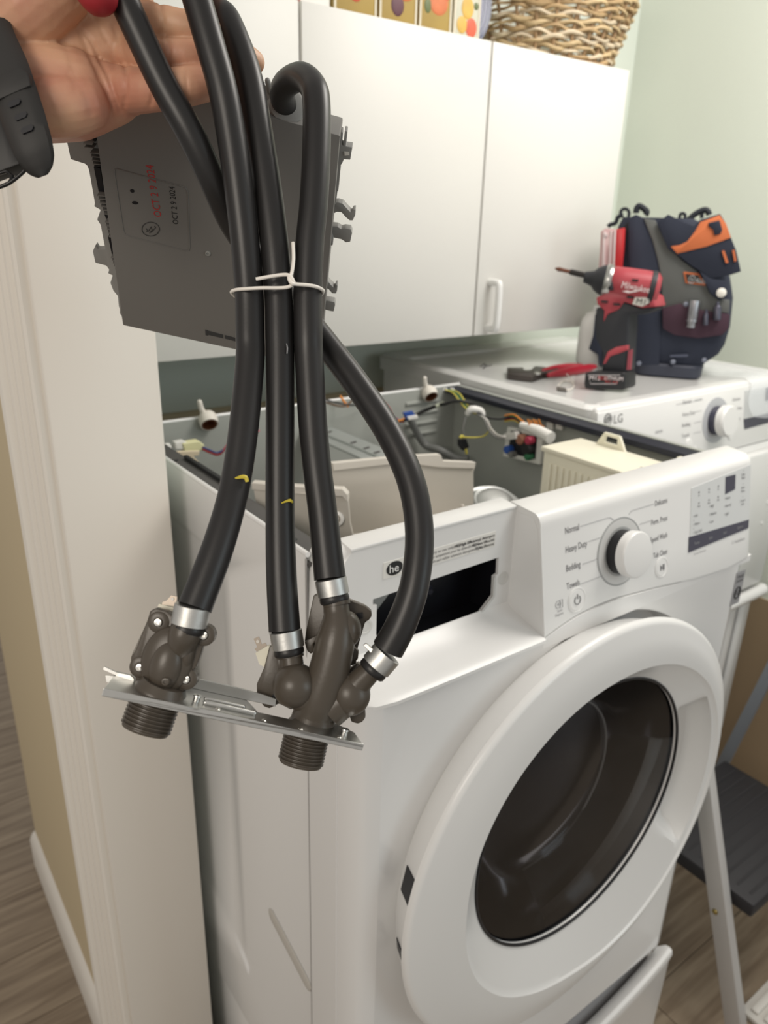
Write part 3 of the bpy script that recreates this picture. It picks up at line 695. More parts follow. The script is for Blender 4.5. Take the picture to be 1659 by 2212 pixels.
# front cover: wrap-around strips and plate with a round recess
DC = Vector((0.343, 0, 0.850)); RH = 0.290; HC = Vector((0.374, 0, 0.851))
bm = bmesh.new(); n = 128
def rect_hit(a):
    c, s = math.cos(a), math.sin(a); x0, x1, z0, z1 = .03 - HC.x, .686 - HC.x, PZ + .004 - HC.z, 1.149 - HC.z
    t = 1e9
    if c > 1e-9: t = min(t, x1 / c)
    if c < -1e-9: t = min(t, x0 / c)
    if s > 1e-9: t = min(t, z1 / s)
    if s < -1e-9: t = min(t, z0 / s)
    return HC + Vector((c * t, 0, s * t))
angs = sorted([2 * math.pi * k / n for k in range(n)] + [math.atan2(z - HC.z, x - HC.x) % (2 * math.pi) for x in (.03, .686) for z in (PZ + .004, 1.149)])
rings = [[], [], [], [], []]
for a in angs:
    d = Vector((math.cos(a), 0, math.sin(a)))
    o_ = rect_hit(a)
    rings[0].append(bm.verts.new(o_))
    rr = min(RH + .006, (o_ - HC).length - .0005)
    rings[1].append(bm.verts.new(HC + d * rr))
    rings[2].append(bm.verts.new(HC + d * (RH) + Vector((0, .003, 0))))
    rings[3].append(bm.verts.new(HC + d * (RH - .004) + Vector((0, .048, 0))))
    rings[4].append(bm.verts.new(HC + d * .240 + Vector((0, .052, 0))))
N = len(angs)
for A_, B_ in zip(rings, rings[1:]):
    for k in range(N): bm.faces.new((A_[k], A_[(k + 1) % N], B_[(k + 1) % N], B_[k]))
bmesh.ops.recalc_face_normals(bm, faces=bm.faces)
front = obj('front_panel', bm, WHITE, ws, 30)
prof = [(0.0, .098), (0.0, .045), (.002, .028), (.008, .013), (.017, .004), (.030, 0.0)]
vecz = Vector((0, 0, 1.149 - PZ - .004))
def strip(prof, x_of, name):
    bm = bmesh.new(); a = [bm.verts.new((x_of(x), y, PZ + .004)) for x, y in prof]; b = [bm.verts.new((x_of(x), y, 1.149)) for x, y in prof]
    for i in range(len(prof) - 1): bm.faces.new((a[i], a[i + 1], b[i + 1], b[i]))
    bmesh.ops.recalc_face_normals(bm, faces=bm.faces)
    return obj(name, bm, WHITE, ws, 60)
strip(prof, lambda x: x, 'front_corner'); strip(prof, lambda x: .716 - x, 'front_corner')
obj('corner_seam', boxbm((-.0006, .0975, PZ), (.001, .0990, HZ - .004)), mat('seam_grey', (0.33, 0.32, 0.31), 0.6), ws)
obj('corner_crease', tube([Vector((.0005, .040, PZ + .01)), Vector((.0005, .040, 1.10)), Vector((.004, .046, 1.15))], .0012, sides=8), WHITE, ws, 60)

# dispenser bay: ledge, back face with the drawer opening
by = .062
opening = [(.059, 1.233), (.066, 1.233), (.240, 1.236), (.241, 1.214), (.235, 1.212), (.236, 1.186), (.212, 1.165), (.200, 1.163), (.085, 1.172), (.068, 1.176), (.064, 1.190), (.064, 1.225), (.059, 1.226)]
outer = [(.012, 1.152), (.262, 1.158), (.262, 1.297), (.045, 1.297), (.032, 1.293), (.024, 1.284), (.020, 1.27)]
face = obj('bay_face', plate_hole(outer, [opening], lambda x, z: Vector((x, by, z)), (0, .004, 0)), WHITEP, ws, 30)
bm = bmesh.new()
top = [(.262, by), (.262, by + .026), (.030, by + .026), (.022, by + .018), (.022, by)]
add_prism(bm, [Vector((.030, by - .001, 1.297)), Vector((.262, by - .001, 1.297)), Vector((.262, by + .026, 1.299)), Vector((.032, by + .026, 1.299))], (0, 0, -.004), .0012)
obj('bay_top', bm, WHITEP, ws, 40)
# side wall of the bay turning round the left corner
pr = [(.045, 1.297), (.032, 1.293), (.024, 1.284), (.020, 1.27), (.012, 1.152)]
bm = bmesh.new()
a = [bm.verts.new((x, by, z)) for x, z in pr]; b = [bm.verts.new((x - .012, by + .012, z)) for x, z in pr]; c = [bm.verts.new((x - .014, by + .045, z)) for x, z in pr]
for q0, q1 in ((a, b), (b, c)):
    for i in range(len(pr) - 1): bm.faces.new((q0[i], q0[i + 1], q1[i + 1], q1[i]))
bmesh.ops.recalc_face_normals(bm, faces=bm.faces)
obj('bay_side', bm, WHITEP, ws, 60)
# ledge with a rolled front lip
lp = [(by, 1.172), (.055, 1.166), (.030, 1.159), (.010, 1.154), (.002, 1.153), (-.004, 1.150), (-.004, 1.146), (.0, 1.144), (.004, 1.1435), (by, 1.1435)]
bm = bmesh.new(); xs = [.006, .012, .022, .045, .10, .18, .262]; rows = []
for i, x in enumerate(xs):
    sh = (.030, .014, .005, .001, 0, 0, 0)[i]
    rows.append([bm.verts.new((x, max(y, min(y + sh, by)), z)) for y, z in lp])
m_ = len(lp)
for A_, B_ in zip(rows, rows[1:]):
    for k in range(m_): bm.faces.new((A_[k], A_[(k + 1) % m_], B_[(k + 1) % m_], B_[k]))
bm.faces.new(rows[0]); bm.faces.new(rows[-1][::-1])
bmesh.ops.recalc_face_normals(bm, faces=bm.faces)
obj('bay_ledge', bm, WHITEP, ws, 50)
for (x, z) in ((.250, 1.206), (.050, 1.203)):
    obj('screw_recess', lathe((x, by, z), (0, -1, 0), [(.0085, -.001), (.0085, .0007), (.0066, .0007), (.0062, .0002), (0, .0002)], 28), mat('recess_white', (0.62, 0.62, 0.60), 0.4), face, 40)
# drawer cavity behind the opening
cav = bmesh.new()
add_box(cav, (.05, .110, 1.155), (.25, .113, 1.245)); add_box(cav, (.05, .066, 1.150), (.25, .113, 1.156)); add_box(cav, (.05, .066, 1.243), (.25, .113, 1.246)); add_box(cav, (.246, .066, 1.156), (.25, .113, 1.243))
cv = obj('drawer_cavity', cav, CAVITY, ws)
obj('cavity_lit_patch', prism([Vector((.058, .110, 1.172)), Vector((.058, .110, 1.243)), Vector((.155, .109, 1.243)), Vector((.080, .109, 1.172))], (0, -.002, 0)), mat('cavity_lit_grey', (0.34, 0.345, 0.33), 0.5), cv)  # grey plate paints the lit left part of the dark cavity
obj('cavity_nut', lathe((.172, .111, 1.192), (0, -1, 0), [(.0075, 0), (.0075, .004), (.0055, .005), (.0035, .009), (0, .009)], 16), mat('nut_black', (0.03, 0.03, 0.04), 0.2), cv, 40)
obj('opening_lip', tube([Vector((x, by - .0004, z)) for x, z in [(.068, 1.176), (.085, 1.172), (.200, 1.163), (.212, 1.165), (.236, 1.186), (.235, 1.212)]], .0016, sides=8), mat('lip_grey', (0.55, 0.55, 0.53), 0.25), face, 60)
# detergent sticker
sty = by - .0006
obj('sticker', boxbm((.071, sty, 1.2525), (.231, by, 1.2715)), mat('sticker_white', (0.74, 0.73, 0.69), 0.35), face)
oval = obj('sticker_oval', prism([Vector((.0855 + .0108 * math.cos(a), sty - .0002, 1.2622 + .0080 * math.sin(a + .0))) for a in [k * math.pi / 14 for k in range(28)]], (0, .0002, 0)), INKK, face)
XA, ZA = Vector((1, 0, 0)), Vector((0, 0, 1))
text('sticker_logo', 'he', (.0780, sty - .0005, 1.2580), XA, ZA, .0135, mat('sticker_letter', (0.85, 0.85, 0.83), 0.4), face)
for k, (s, b_, t_) in enumerate((('Do not worry to use only ', 'HE', '(High Efficiency) detergent'), ('Utiliser uniquement pour les détersifs ', 'HE', '(Haute Efficacité)'), ('Diseñado para utilizar solamente detergente ', 'HE', '(Alta Eficiencia)'))):
    zz = 1.2655 - .0053 * k
    text('sticker_line', s + b_ + t_, (.2295, sty - .0003, zz), XA, ZA, .0050, INK, face, align='RIGHT', sx=(1.02, .86, .80)[k])
    text('sticker_line', b_ + t_, (.2295, sty - .0004, zz), XA, ZA, .0051, INKK, face, align='RIGHT', sx=(1.02, .86, .80)[k])

obj('bay_side', prism([Vector((.2615, y, z)) for y, z in ((.004, 1.152), (.030, 1.152), (by + .004, 1.160), (by + .004, 1.290), (.034, 1.290), (.026, 1.278))], (.003, 0, 0)), WHITEP, ws)
# control panel: sloping fascia with a rounded top
U = Vector((0, .180, .984)).normalized(); OUT = Vector((0, -U.z, U.y))
def cp(x, z, off=0.0):       # z is height; the fascia leans back
    s = (z - 1.151) / U.z
    return Vector((x, 0, 1.151)) + U * s + OUT * (off + .001)
seam = [(.262, 1.1500), (.285, 1.1555), (.321, 1.1620), (.355, 1.1640), (.391, 1.1640), (.48, 1.1555), (.568, 1.1450), (.65, 1.1400), (.70, 1.1440), (.716, 1.1470)]
def seam_z(x):
    for (a, za), (b, zb_) in zip(seam, seam[1:]):
        if a <= x <= b: return za + (zb_ - za) * (x - a) / (b - a)
    return 1.15
bm = bmesh.new(); rows = []
xs = [.262 + .454 * k / 44 for k in range(45)]
for x in xs:
    ez = max(0, (x - .703) / .013)   # rounding at the right end
    sh = .006 * ez * ez
    z0 = seam_z(x)
    row = [Vector((x, .030, z0 + .001)), cp(x, z0, -.0035 - sh), cp(x, z0 + .001, -.0006 - sh), cp(x, z0 + .003, -sh)]
    for z in (1.20, 1.24, 1.270, 1.280): row.append(cp(x, z, -sh))
    c0 = cp(x, 1.282, -sh)
    for k in range(1, 8):
        a = math.pi / 2 * k / 7
        row.append(c0 + Vector((0, .014 * (1 - math.cos(a)), .0145 * math.sin(a))))
    row += [Vector((x, .070 if x > .27 else .072, 1.2990)), Vector((x, .075, 1.2970)), Vector((x, .075, 1.2800)), Vector((x, .045, 1.27))]
    rows.append([bm.verts.new(p) for p in row])
m_ = len(rows[0])
for A_, B_ in zip(rows, rows[1:]):
    for k in range(m_): bm.faces.new((A_[k], A_[(k + 1) % m_], B_[(k + 1) % m_], B_[k]))
bm.faces.new(rows[0]); bm.faces.new(rows[-1][::-1])
bmesh.ops.recalc_face_normals(bm, faces=bm.faces)
panel = obj('control_panel', bm, WHITEP, ws, 35)
# the part of the front cover that fills in under the fascia's curved seam
bm = bmesh.new()
lo = [bm.verts.new((x, -.0003, 1.136)) for x in xs]; hi = [bm.verts.new((x, -.0003, seam_z(x) - .0006)) for x in xs]
for i in range(len(xs) - 1): bm.faces.new((lo[i], lo[i + 1], hi[i + 1], hi[i]))
r = bmesh.ops.extrude_face_region(bm, geom=list(bm.faces)); bmesh.ops.translate(bm, vec=(0, .012, 0), verts=[g for g in r['geom'] if isinstance(g, bmesh.types.BMVert)])
bmesh.ops.recalc_face_normals(bm, faces=bm.faces)
obj('front_brow', bm, WHITE, ws, 30)

def disc(x, z, prof, m, par, name, n=48, base=0.0):
    return obj(name, lathe(cp(x, z, base), OUT, prof, n), m, par, 35)
KX, KZ = .4026, 1.2226
dial = disc(KX, KZ, [(.0440, -.001), (.0440, .0010), (.0428, .0012), (.0422, .0006)], mat('dial_ring', (0.36, 0.37, 0.37), 0.3), panel, 'dial_ring', 64)
disc(KX, KZ, [(.0420, .0002), (.0420, .0009), (.028, .0005), (0, .0005)], mat('dial_plate', (0.60, 0.60, 0.59), 0.35), panel, 'dial_plate', 64)
kn = disc(KX, KZ, [(.0280, .0008), (.0280, .0140), (.0276, .0145)], BLACK, panel, 'knob', 64)
disc(KX, KZ, [(.0278, .0140), (.0292, .0150), (.0296, .0235), (.0292, .0258), (.0280, .0272), (.0260, .0277), (0, .0274)], WHITEP, kn, 'knob_cap', 64)
def button(x, z, r, name):
    b = disc(x, z, [(r + .0022, -.0005), (r + .0022, .0009), (r + .0010, .0012), (r + .0006, .0005), (r, .0004), (r - .0008, .0011), (0, .0013)], WHITEP, panel, name, 40)
    return b
pb = button(.3195, 1.182, .0135, 'power_button')
pts = [cp(.3195 + .0052 * math.sin(a), 1.182 + .0052 * math.cos(a), .0018) for a in [math.radians(35 + 290 * k / 20) for k in range(21)]]
icon = bmesh.new(); add_tube(icon, pts, .0005, sides=5); add_tube(icon, [cp(.3195, 1.1835, .0018), cp(.3195, 1.1895, .0018)], .0005, sides=5)
obj('power_icon', icon, INK, pb)
pl_ = button(.4885, 1.1815, .0118, 'start_button')
icon = bmesh.new()
add_prism(icon, [cp(.4845, 1.1855, .0015), cp(.4845, 1.1775, .0015), cp(.4885, 1.1815, .0015)], OUT * .0003)
for xx in (.4895, .4920): add_prism(icon, [cp(xx, 1.1855, .0015), cp(xx, 1.1775, .0015), cp(xx + .0011, 1.1775, .0015), cp(xx + .0011, 1.1855, .0015)], OUT * .0003)
obj('start_icon', icon, INK, pl_)
def ptext(s, x, z, size, m=INK, align='LEFT', name='dial_lettering', sx=.82):
    return text(name, s, cp(x, z, .0004), XA, U, size, m, panel, align, sx=sx)
for s, z in (('Normal', 1.2660), ('Heavy Duty', 1.2433), ('Bedding', 1.2208), ('Towels', 1.1990)):
    ptext(s, .3020, z, .0115, sx=.70)
for s, z in (('Delicates', 1.2660), ('Perm. Press', 1.2425), ('Speed Wash', 1.2197), ('Tub Clean', 1.1975)):
    ptext(s, .5017, z, .0105, align='RIGHT', sx=.70)
lines = bmesh.new()
for L_ in ([(.3295, 1.2698), (.3832, 1.2698), (.3910, 1.2655)], [(.3437, 1.2484), (.3655, 1.2484)], [(.3319, 1.2233), (.3583, 1.2233)], [(.3268, 1.1997), (.3646, 1.1997)],
           [(.4727, 1.2697), (.4260, 1.2697), (.4205, 1.2655)], [(.4425, 1.2492), (.4660, 1.2492)], [(.4460, 1.2240), (.4640, 1.2240)], [(.4400, 1.1999), (.4664, 1.1999)]):
    add_tube(lines, [cp(x, z, .0003) for x, z in L_], .0003, sides=4)
obj('dial_line', lines, INKL, panel)
# small diagnosis mark beside the power button
mk = bmesh.new()
add_tube(mk, [cp(.2868 + .0045 * math.cos(a), 1.1850 + .0045 * math.sin(a), .0003) for a in [k * math.pi / 8 for k in range(16)]], .0003, sides=4, closed=True)
add_tube(mk, [cp(x, z, .0003) for x, z in [(.2900, 1.1895), (.2945, 1.1895), (.2945, 1.1800), (.2900, 1.1800)]], .0003, sides=4, closed=True)
add_prism(mk, [cp(.2848, 1.1850, .0003), cp(.2878, 1.1870, .0003), cp(.2878, 1.1830, .0003)], OUT * .0002)
obj('diagnosis_mark', mk, INKL, panel)
ptext('Smart', .2850, 1.1755, .0046, INKL, name='small_lettering'); ptext('Diagnosis', .2810, 1.1712, .0046, INKL, name='small_lettering')
# display window
dp = obj('display', prism([cp(.5530, 1.2085, .0000), cp(.7040, 1.2020, .0000), cp(.7045, 1.2835, .0000), cp(.5555, 1.2750, .0000)], OUT * .0006), mat('display_silver', (0.60, 0.615, 0.615), 0.25), panel)
obj('display_band', prism([cp(.5495, 1.1877, .0002), cp(.7015, 1.1900, .0002), cp(.7025, 1.2027, .0002), cp(.5503, 1.2089, .0002)], OUT * .0008), DARKGLASS, panel)
obj('display_window', prism([cp(.6376, 1.2523, .0006), cp(.6626, 1.2550, .0006), cp(.6630, 1.2760, .0006), cp(.6380, 1.2766, .0006)], OUT * .0006), DARKGLASS, dp)
def dtext(s_, x, z, size, m=INK, al='LEFT', nm='display_lettering'):
    return text(nm, s_, cp(x, z, .0010), XA, U, size, m, panel, al, sx=.8)
for xx in (.573, .597, .620):
    for zz in (1.2655, 1.2505):
        dtext('▲', xx, zz, .0042, INK, 'CENTER'); dtext('Hi' if zz > 1.26 else 'Med', xx, zz - .0045, .0042, INK, 'CENTER')
for s_, x, z in (('• Hot', .560, 1.2340), ('•', .560, 1.2280), ('• Warm', .560, 1.2222), ('•', .560, 1.2165), ('• Tap Cold', .560, 1.2108), ('• High', .598, 1.2400), ('• Medium', .598, 1.2285), ('• Low', .598, 1.2180), ('• Heavy', .636, 1.2440), ('• Normal', .636, 1.2330), ('• Light', .636, 1.2215)):
    dtext(s_, x, z, .0058)
for k_, (a_, b_) in enumerate((('Delay', 'Wash'), ('Extra', 'Rinse'), ('Control', 'Lock'))):
    z = 1.2720 - .0190 * k_
    dtext('•', .684, z + .004, .0060, INK, 'CENTER'); dtext(a_, .684, z - .001, .0052, INK, 'CENTER'); dtext(b_, .684, z - .006, .0052, INK, 'CENTER')
for k_, s_ in enumerate(('Temp', 'Spin', 'Soil', 'Option')):
    text('band_lettering', s_, cp(.562 + .036 * k_, 1.1955 - .0002 * k_, .0012), XA, U, .0055, INKL, panel)
text('small_lettering', '↻ TurboDrum', cp(.6584, 1.1745, .0004), XA, U, .0066, INKL, panel, sx=.85); text('small_lettering', '10 Year Warranty', cp(.5620, 1.1805, .0004), XA, U, .0040, INKL, panel)
stk = obj('energy_sticker', boxbm((.684, -.0012, 1.068), (.708, .0, 1.124)), mat('grey_sticker', (0.30, 0.30, 0.31), 0.5), ws)
text('sticker_lettering', 'TRUE', (.686, -.0016, 1.113), XA, ZA, .0075, INKK, stk); text('sticker_lettering', 'STEAM', (.686, -.0016, 1.106), XA, ZA, .0060, INKK, stk)
obj('sticker_ring', tube([Vector((.696 + .0075 * math.cos(a), -.0016, 1.088 + .0095 * math.sin(a))) for a in [k * math.pi / 10 for k in range(20)]], .0011, sides=6, closed=True), INKK, stk)
text('sticker_lettering', '10', (.6905, -.0018, 1.0835), XA, ZA, .012, INKK, stk)

# round door: convex ring, eccentric funnel, glass bowl
DY = -.052
lipr = [(-180, .224), (-162, .226), (-140, .232), (-120, .240), (-100, .250), (-88, .258), (-75, .274), (-60, .288), (-45, .293), (-25, .292), (-5, .288), (10, .281), (29, .272), (46, .261), (60, .253), (75, .246), (90, .240), (110, .239), (130, .237), (146, .234), (162, .229), (180, .224)]
def lip_r(a):
    d = (math.degrees(a) + 180) % 360 - 180
    for (a0, r0), (a1, r1) in zip(lipr, lipr[1:]):
        if a0 <= d <= a1:
            t = (d - a0) / (a1 - a0); t = t * t * (3 - 2 * t); return r0 + (r1 - r0) * t
    return .24
_raw = [lip_r(math.radians(k * 2)) for k in range(180)]
for _ in range(14): _raw = [(_raw[k - 1] + 2 * _raw[k] + _raw[(k + 1) % 180]) / 4 for k in range(180)]
def lip_s(a):
    x = (math.degrees(a) % 360) / 2; k = int(x) % 180; t = x - int(x)
    return _raw[k] * (1 - t) + _raw[(k + 1) % 180] * t
RO = .308; GC = Vector((.353, 0, .866)); RG = .200; GY = -.030
bm = bmesh.new(); N = 216; rings = []
A = [2 * math.pi * k / N for k in range(N)]
def dring(f): rings.append([bm.verts.new(f(a)) for a in A])
D2 = Vector((DC.x, 0, DC.z))
dv = lambda a: Vector((math.cos(a), 0, math.sin(a)))
dring(lambda a: D2 + dv(a) * (RO - .028) + Vector((0, .008, 0)))
dring(lambda a: D2 + dv(a) * (RO - .017) + Vector((0, -.006, 0)))
dring(lambda a: D2 + dv(a) * (RO - .008) + Vector((0, DY + .018, 0)))
for k in range(0, 6):     # rounded outer edge
    b = math.pi / 2 * k / 5
    dring(lambda a: D2 + dv(a) * (RO - .0075 + .0075 * math.cos(b)) + Vector((0, DY + .0085 - .0085 * math.sin(b) + .004, 0)))
def mid(a, t):
    lr = min(lip_s(a), RO - .014); ro = RO - .0075
    return D2 + dv(a) * (ro + (lr - ro) * t) + Vector((0, DY + .004 - .006 * math.sin(math.pi * min(t, .7) / 1.4), 0))
for t in (.3, .6, .85, 1.0): dring(lambda a: mid(a, t))
def fun(a, t):            # funnel from lip to glass rim
    p0 = mid(a, 1.0) + dv(a) * -.003 + Vector((0, .003, 0)); p1 = GC + dv(a) * RG + Vector((0, GY, 0))
    q = p0 + (p1 - p0) * t
    d = (math.degrees(a) + 180) % 360 - 180
    e = abs(d + 2) / 31
    if e < 1 and .10 < t < .97:
        w = min(1, (1 - e) * 5); w = w * w * (3 - 2 * w)
        b = min(1, (t - .10) / .07, (.97 - t) / .5)
        q = q + Vector((0, .044 * w * max(0, b), 0)) + dv(a) * (.008 * w * (1 if t < .5 else 0))
    return q
for t in (0, .1, .15, .19, .3, .45, .6, .75, .9, .97, 1.0): dring(lambda a: fun(a, t))
dring(lambda a: GC + dv(a) * (RG - .002) + Vector((0, GY + .006, 0)))
for A_, B_ in zip(rings, rings[1:]):
    for k in range(N): bm.faces.new((A_[k], A_[(k + 1) % N], B_[(k + 1) % N], B_[k]))
bmesh.ops.recalc_face_normals(bm, faces=bm.faces)
door = obj('door', bm, WHITEP, ws, 28)
# hinge cut-outs on the left of the door
for a0, h in ((167, .016), (186, .009)):
    a = math.radians(a0); d = dv(a); tz = Vector((-d.z, 0, d.x))
    c = D2 + d * (RO - .0105) + Vector((0, DY + .021, 0))
    obj('hinge_slot', prism([c + tz * h + Vector((0, -.010, 0)) + d * .0045, c - tz * h + Vector((0, -.010, 0)) + d * .0045, c - tz * h + Vector((0, .020, 0)) - d * .0065, c + tz * h + Vector((0, .020, 0)) - d * .0065], d * .0025), CAVITY, door)
obj('glass_trim', tube([GC + dv(a) * (RG - .0005) + Vector((0, GY - .0005, 0)) for a in A], .0022, sides=8, closed=True), BLACK, door, 60)
def glass_mat():
    m = bpy.data.materials.new('smoked_glass'); m.use_nodes = True; nt = m.node_tree
    out_ = nt.nodes['Material Output']; nt.nodes.remove(nt.nodes['Principled BSDF'])
    tr = nt.nodes.new('ShaderNodeBsdfTransparent'); tr.inputs[0].default_value = (0.55, 0.55, 0.56, 1)
    gl = nt.nodes.new('ShaderNodeBsdfGlossy'); gl.inputs['Roughness'].default_value = 0.12; gl.inputs[0].default_value = (0.75, 0.75, 0.78, 1)
    fr = nt.nodes.new('ShaderNodeFresnel'); fr.inputs['IOR'].default_value = 1.45
    mx = nt.nodes.new('ShaderNodeMixShader')
    nt.links.new(fr.outputs[0], mx.inputs[0]); nt.links.new(tr.outputs[0], mx.inputs[1]); nt.links.new(gl.outputs[0], mx.inputs[2]); nt.links.new(mx.outputs[0], out_.inputs[0])
    return m
bowl = lathe(GC + Vector((0, GY + .004, 0)), (0, 1, 0), [(RG - .002, 0), (.194, .006), (.184, .016), (.172, .030), (.160, .046), (.149, .062), (.140, .071), (.130, .076), (.08, .082), (0, .084)], 96)
obj('glass_bowl', bowl, glass_mat(), door, 60)
obj('bowl_edge_highlight', tube([GC + dv(a) * .1405 + Vector((-.006, GY + .074, -.010)) for a in A], .0016, sides=8, closed=True), mat('highlight_pale', (0.70, 0.67, 0.62), 0.35), door, 60)  # pale tube paints the highlight along the glass bowl's crease
# gasket, drum edge and drum behind the glass
obj('gasket', lathe(GC + Vector((0, 0.02, -.01)), (0, 1, 0), [(.232, 0.012), (.205, .02), (.196, .05), (.200, .10), (.190, .15), (.182, .165)], 72, caps=False), mat('gasket_grey', (0.30, 0.30, 0.31), 0.4), ws, 60)
obj('drum', lathe((DC.x, .19, DC.z), (0, 1, 0), [(.180, 0), (.215, .006), (.235, .02), (.235, .30), (.20, .31), (0, .315)], 72, caps=False), mat('drum_steel', (0.35, 0.35, 0.34), 0.4, 0.6), ws, 50)
obj('drum_rim', tube([Vector((DC.x + .174 * math.cos(a), .178, DC.z + .174 * math.sin(a))) for a in A], .0028, sides=8, closed=True), mat('rim_painted_light', (0.75, 0.73, 0.70), 0.4), ws, 60)  # steel rim coloured pale so it reads as lit inside the dark drum
for k in range(3):
    a = math.radians(100 + 120 * k)
    c = Vector((DC.x + .205 * math.cos(a), .33, DC.z + .205 * math.sin(a)))
    obj('drum_baffle', tube([c + Vector((0, -.11, 0)), c, c + Vector((0, .13, 0))], [.012, .030, .012], sides=12, sm=4), mat('baffle_grey', (0.13, 0.13, 0.12), 0.5), ws, 60)
holes = bmesh.new()
for k in range(30):
    a = 2 * math.pi * k / 30
    for j in range(5):
        p = Vector((DC.x + .2335 * math.cos(a), .25 + .05 * j, DC.z + .2335 * math.sin(a)))
        lathe(p, (-math.cos(a), 0, -math.sin(a)), [(.006, 0), (.006, .001), (0, .001)], 8, holes)
tag(obj('drum_hole', holes, CAVITY, ws), kind='stuff')

# ---- things inside the open top
# beige dispenser chute: rear wall, floor, slanted left wall with a screw boss
ch = bmesh.new()
add_prism(ch, [at_y(719, 1003, .33), at_y(870, 988, .33), at_y(952, 984, .33), at_y(958, 998, .33), at_y(1028, 1001, .33), at_y(1023, 1020, .33), at_y(1024, 1110, .33), at_y(1030, 1150, .33), at_y(760, 1180, .33), at_y(716, 1060, .33)], (0, .006, 0), .001)
chute = obj('dispenser_chute', ch, BEIGE, ws, 40)
obj('chute_floor', prism([Vector((.15, .33, 1.185)), Vector((.43, .33, 1.150)), Vector((.40, .12, 1.160)), Vector((.13, .12, 1.185))], (0, 0, -.004)), BEIGE, chute)
P0 = at_x(545, 1042, .053); P1 = at_x(635, 1050, .082); P2 = at_x(690, 1054, .10); P3 = at_x(740, 1056, .120); P3b = at_x(751, 1068, .125); P4 = at_x(769, 1185, .140); P5 = at_x(560, 1130, .05)
obj('chute_wall', prism([P0, P1, P2, P3, P3b, at_x(756, 1130, .128), P4, at_x(720, 1230, .12), P5], Vector((.004, .004, 0)), .0008), BEIGE, chute, 40)
obj('chute_rim', prism([p + Vector((-.003, -.004, .001)) for p in (P0, P1, P2, P3, P3b)] + [p + Vector((-.003, -.004, -.008)) for p in (P3b, P3, P2, P1, P0)], Vector((.009, .009, 0)), .0006), mat('beige_rim', (0.60, 0.565, 0.51), 0.5), chute)
obj('chute_rim', prism([at_y(u, v, .327) for u, v in [(719, 1001), (870, 986), (952, 982), (958, 996), (1028, 999), (1026, 1012), (952, 1010), (870, 1000), (721, 1017)]], (0, .010, 0), .0006), MATS['beige_rim'], chute)
nb_ = at_x(731, 1116, .121)
obj('chute_boss', lathe(nb_ + Vector((.0, 0, 0)), Vector((-.75, -.65, .1)), [(.0095, -.002), (.0095, .010), (.0060, .011), (.0058, .004), (.0030, .004), (.0030, .010), (0, .010)], 24), mat('boss_white', (0.80, 0.79, 0.76), 0.3), chute, 40)
obj('chute_post', tube([at_y(991, 1120, .30), at_y(999, 1094, .30)], [.004, .004], sides=10, round_cap=True), BEIGE, chute, 60)
# ribbed zinc tub bracket
bm = bmesh.new()
for k, (u, v, r) in enumerate(((1075, 1095, .050), (1066, 1085, .043), (1058, 1078, .034))):
    pass
bm = lathe(at_y(1066, 1098, .36), (-.12, -.35, .92), [(.066, -.04), (.062, -.006), (.056, .002), (.052, .000), (.046, .006), (.038, .018), (.034, .016), (.030, .021), (.016, .027), (0, .027)], 48)
obj('tub_bracket', bm, mat('galvanised_shell', (0.50, 0.51, 0.50), 0.45, 0.7), ws, 30)
# metal brace across the back
bm = bmesh.new()
for dx, dz in ((-.022, 0), (0, .004), (.022, 0)):
    add_box(bm, (.36 + dx - .011, .42, 1.232 + dz), (.36 + dx + .011, .672, 1.236 + dz), .001)
br = obj('cross_brace', bm, mat('galvanised', (0.55, 0.58, 0.57), 0.4, 0.7), ws)
for y in (.47, .50, .54, .62):
    obj('brace_slot', prism([Vector((.352, y, 1.2405)), Vector((.366, y + .004, 1.2405)), Vector((.366, y + .010, 1.2405)), Vector((.352, y + .006, 1.2405))], (0, 0, .0004)), FLANGE, br)
# outer tub
obj('outer_tub', lathe((.35, .22, .80), (0, 1, 0), [(.25, 0), (.285, .02), (.290, .05), (.285, .08), (.290, .11), (.285, .14), (.290, .17), (.285, .20), (.290, .30), (.27, .40), (0, .42)], 56), mat('tub_grey', (0.30, 0.31, 0.30), 0.5), ws, 40)
obj('tub_weight', lathe((.30, .50, 1.10), (0, .2, 1), [(.060, 0), (.060, .03), (.050, .04), (0, .045)], 32), BLACK, ws, 40)
# grey drain pipe at the back
obj('drain_pipe', tube([at_y(885, 903, .655), at_y(915, 958, .655), at_y(950, 972, .62), at_y(985, 990, .60), at_y(1012, 990, .58)], .0075, sides=14, sm=6), mat('pipe_grey', (0.16, 0.165, 0.16), 0.5), ws, 60)
# wall-side hose sockets on the rear rim
for i, (u, v) in enumerate(((450, 908), (928, 850))):
    c = at_y(u, v, .662)
    ax = Vector((-.15, -.80, -.58))
    s = obj('inlet_socket', lathe(c - ax * .012, ax, [(.0125, 0), (.0150, .004), (.0165, .010), (.0150, .022), (.0128, .022), (.0120, .002), (0, .002)], 30), mat('socket_white', (0.72, 0.68, 0.62), 0.35), ws, 40)
    obj('socket_liner', lathe(c + ax * .0005, ax, [(.0130, -.008), (.0132, .0095), (.0108, .0100), (.0105, -.006), (0, -.006)], 24), mat('copper_brown', (0.20, 0.075, 0.035), 0.35, 0.5), s, 40)
    obj('socket_lever', tube([c + Vector((-.004, .004, .008)), c + Vector((-.010, .004, .022)), c + Vector((-.012, .003, .032))], [.0055, .0045, .0042], sides=12, round_cap=True), MATS['socket_white'], s, 60)
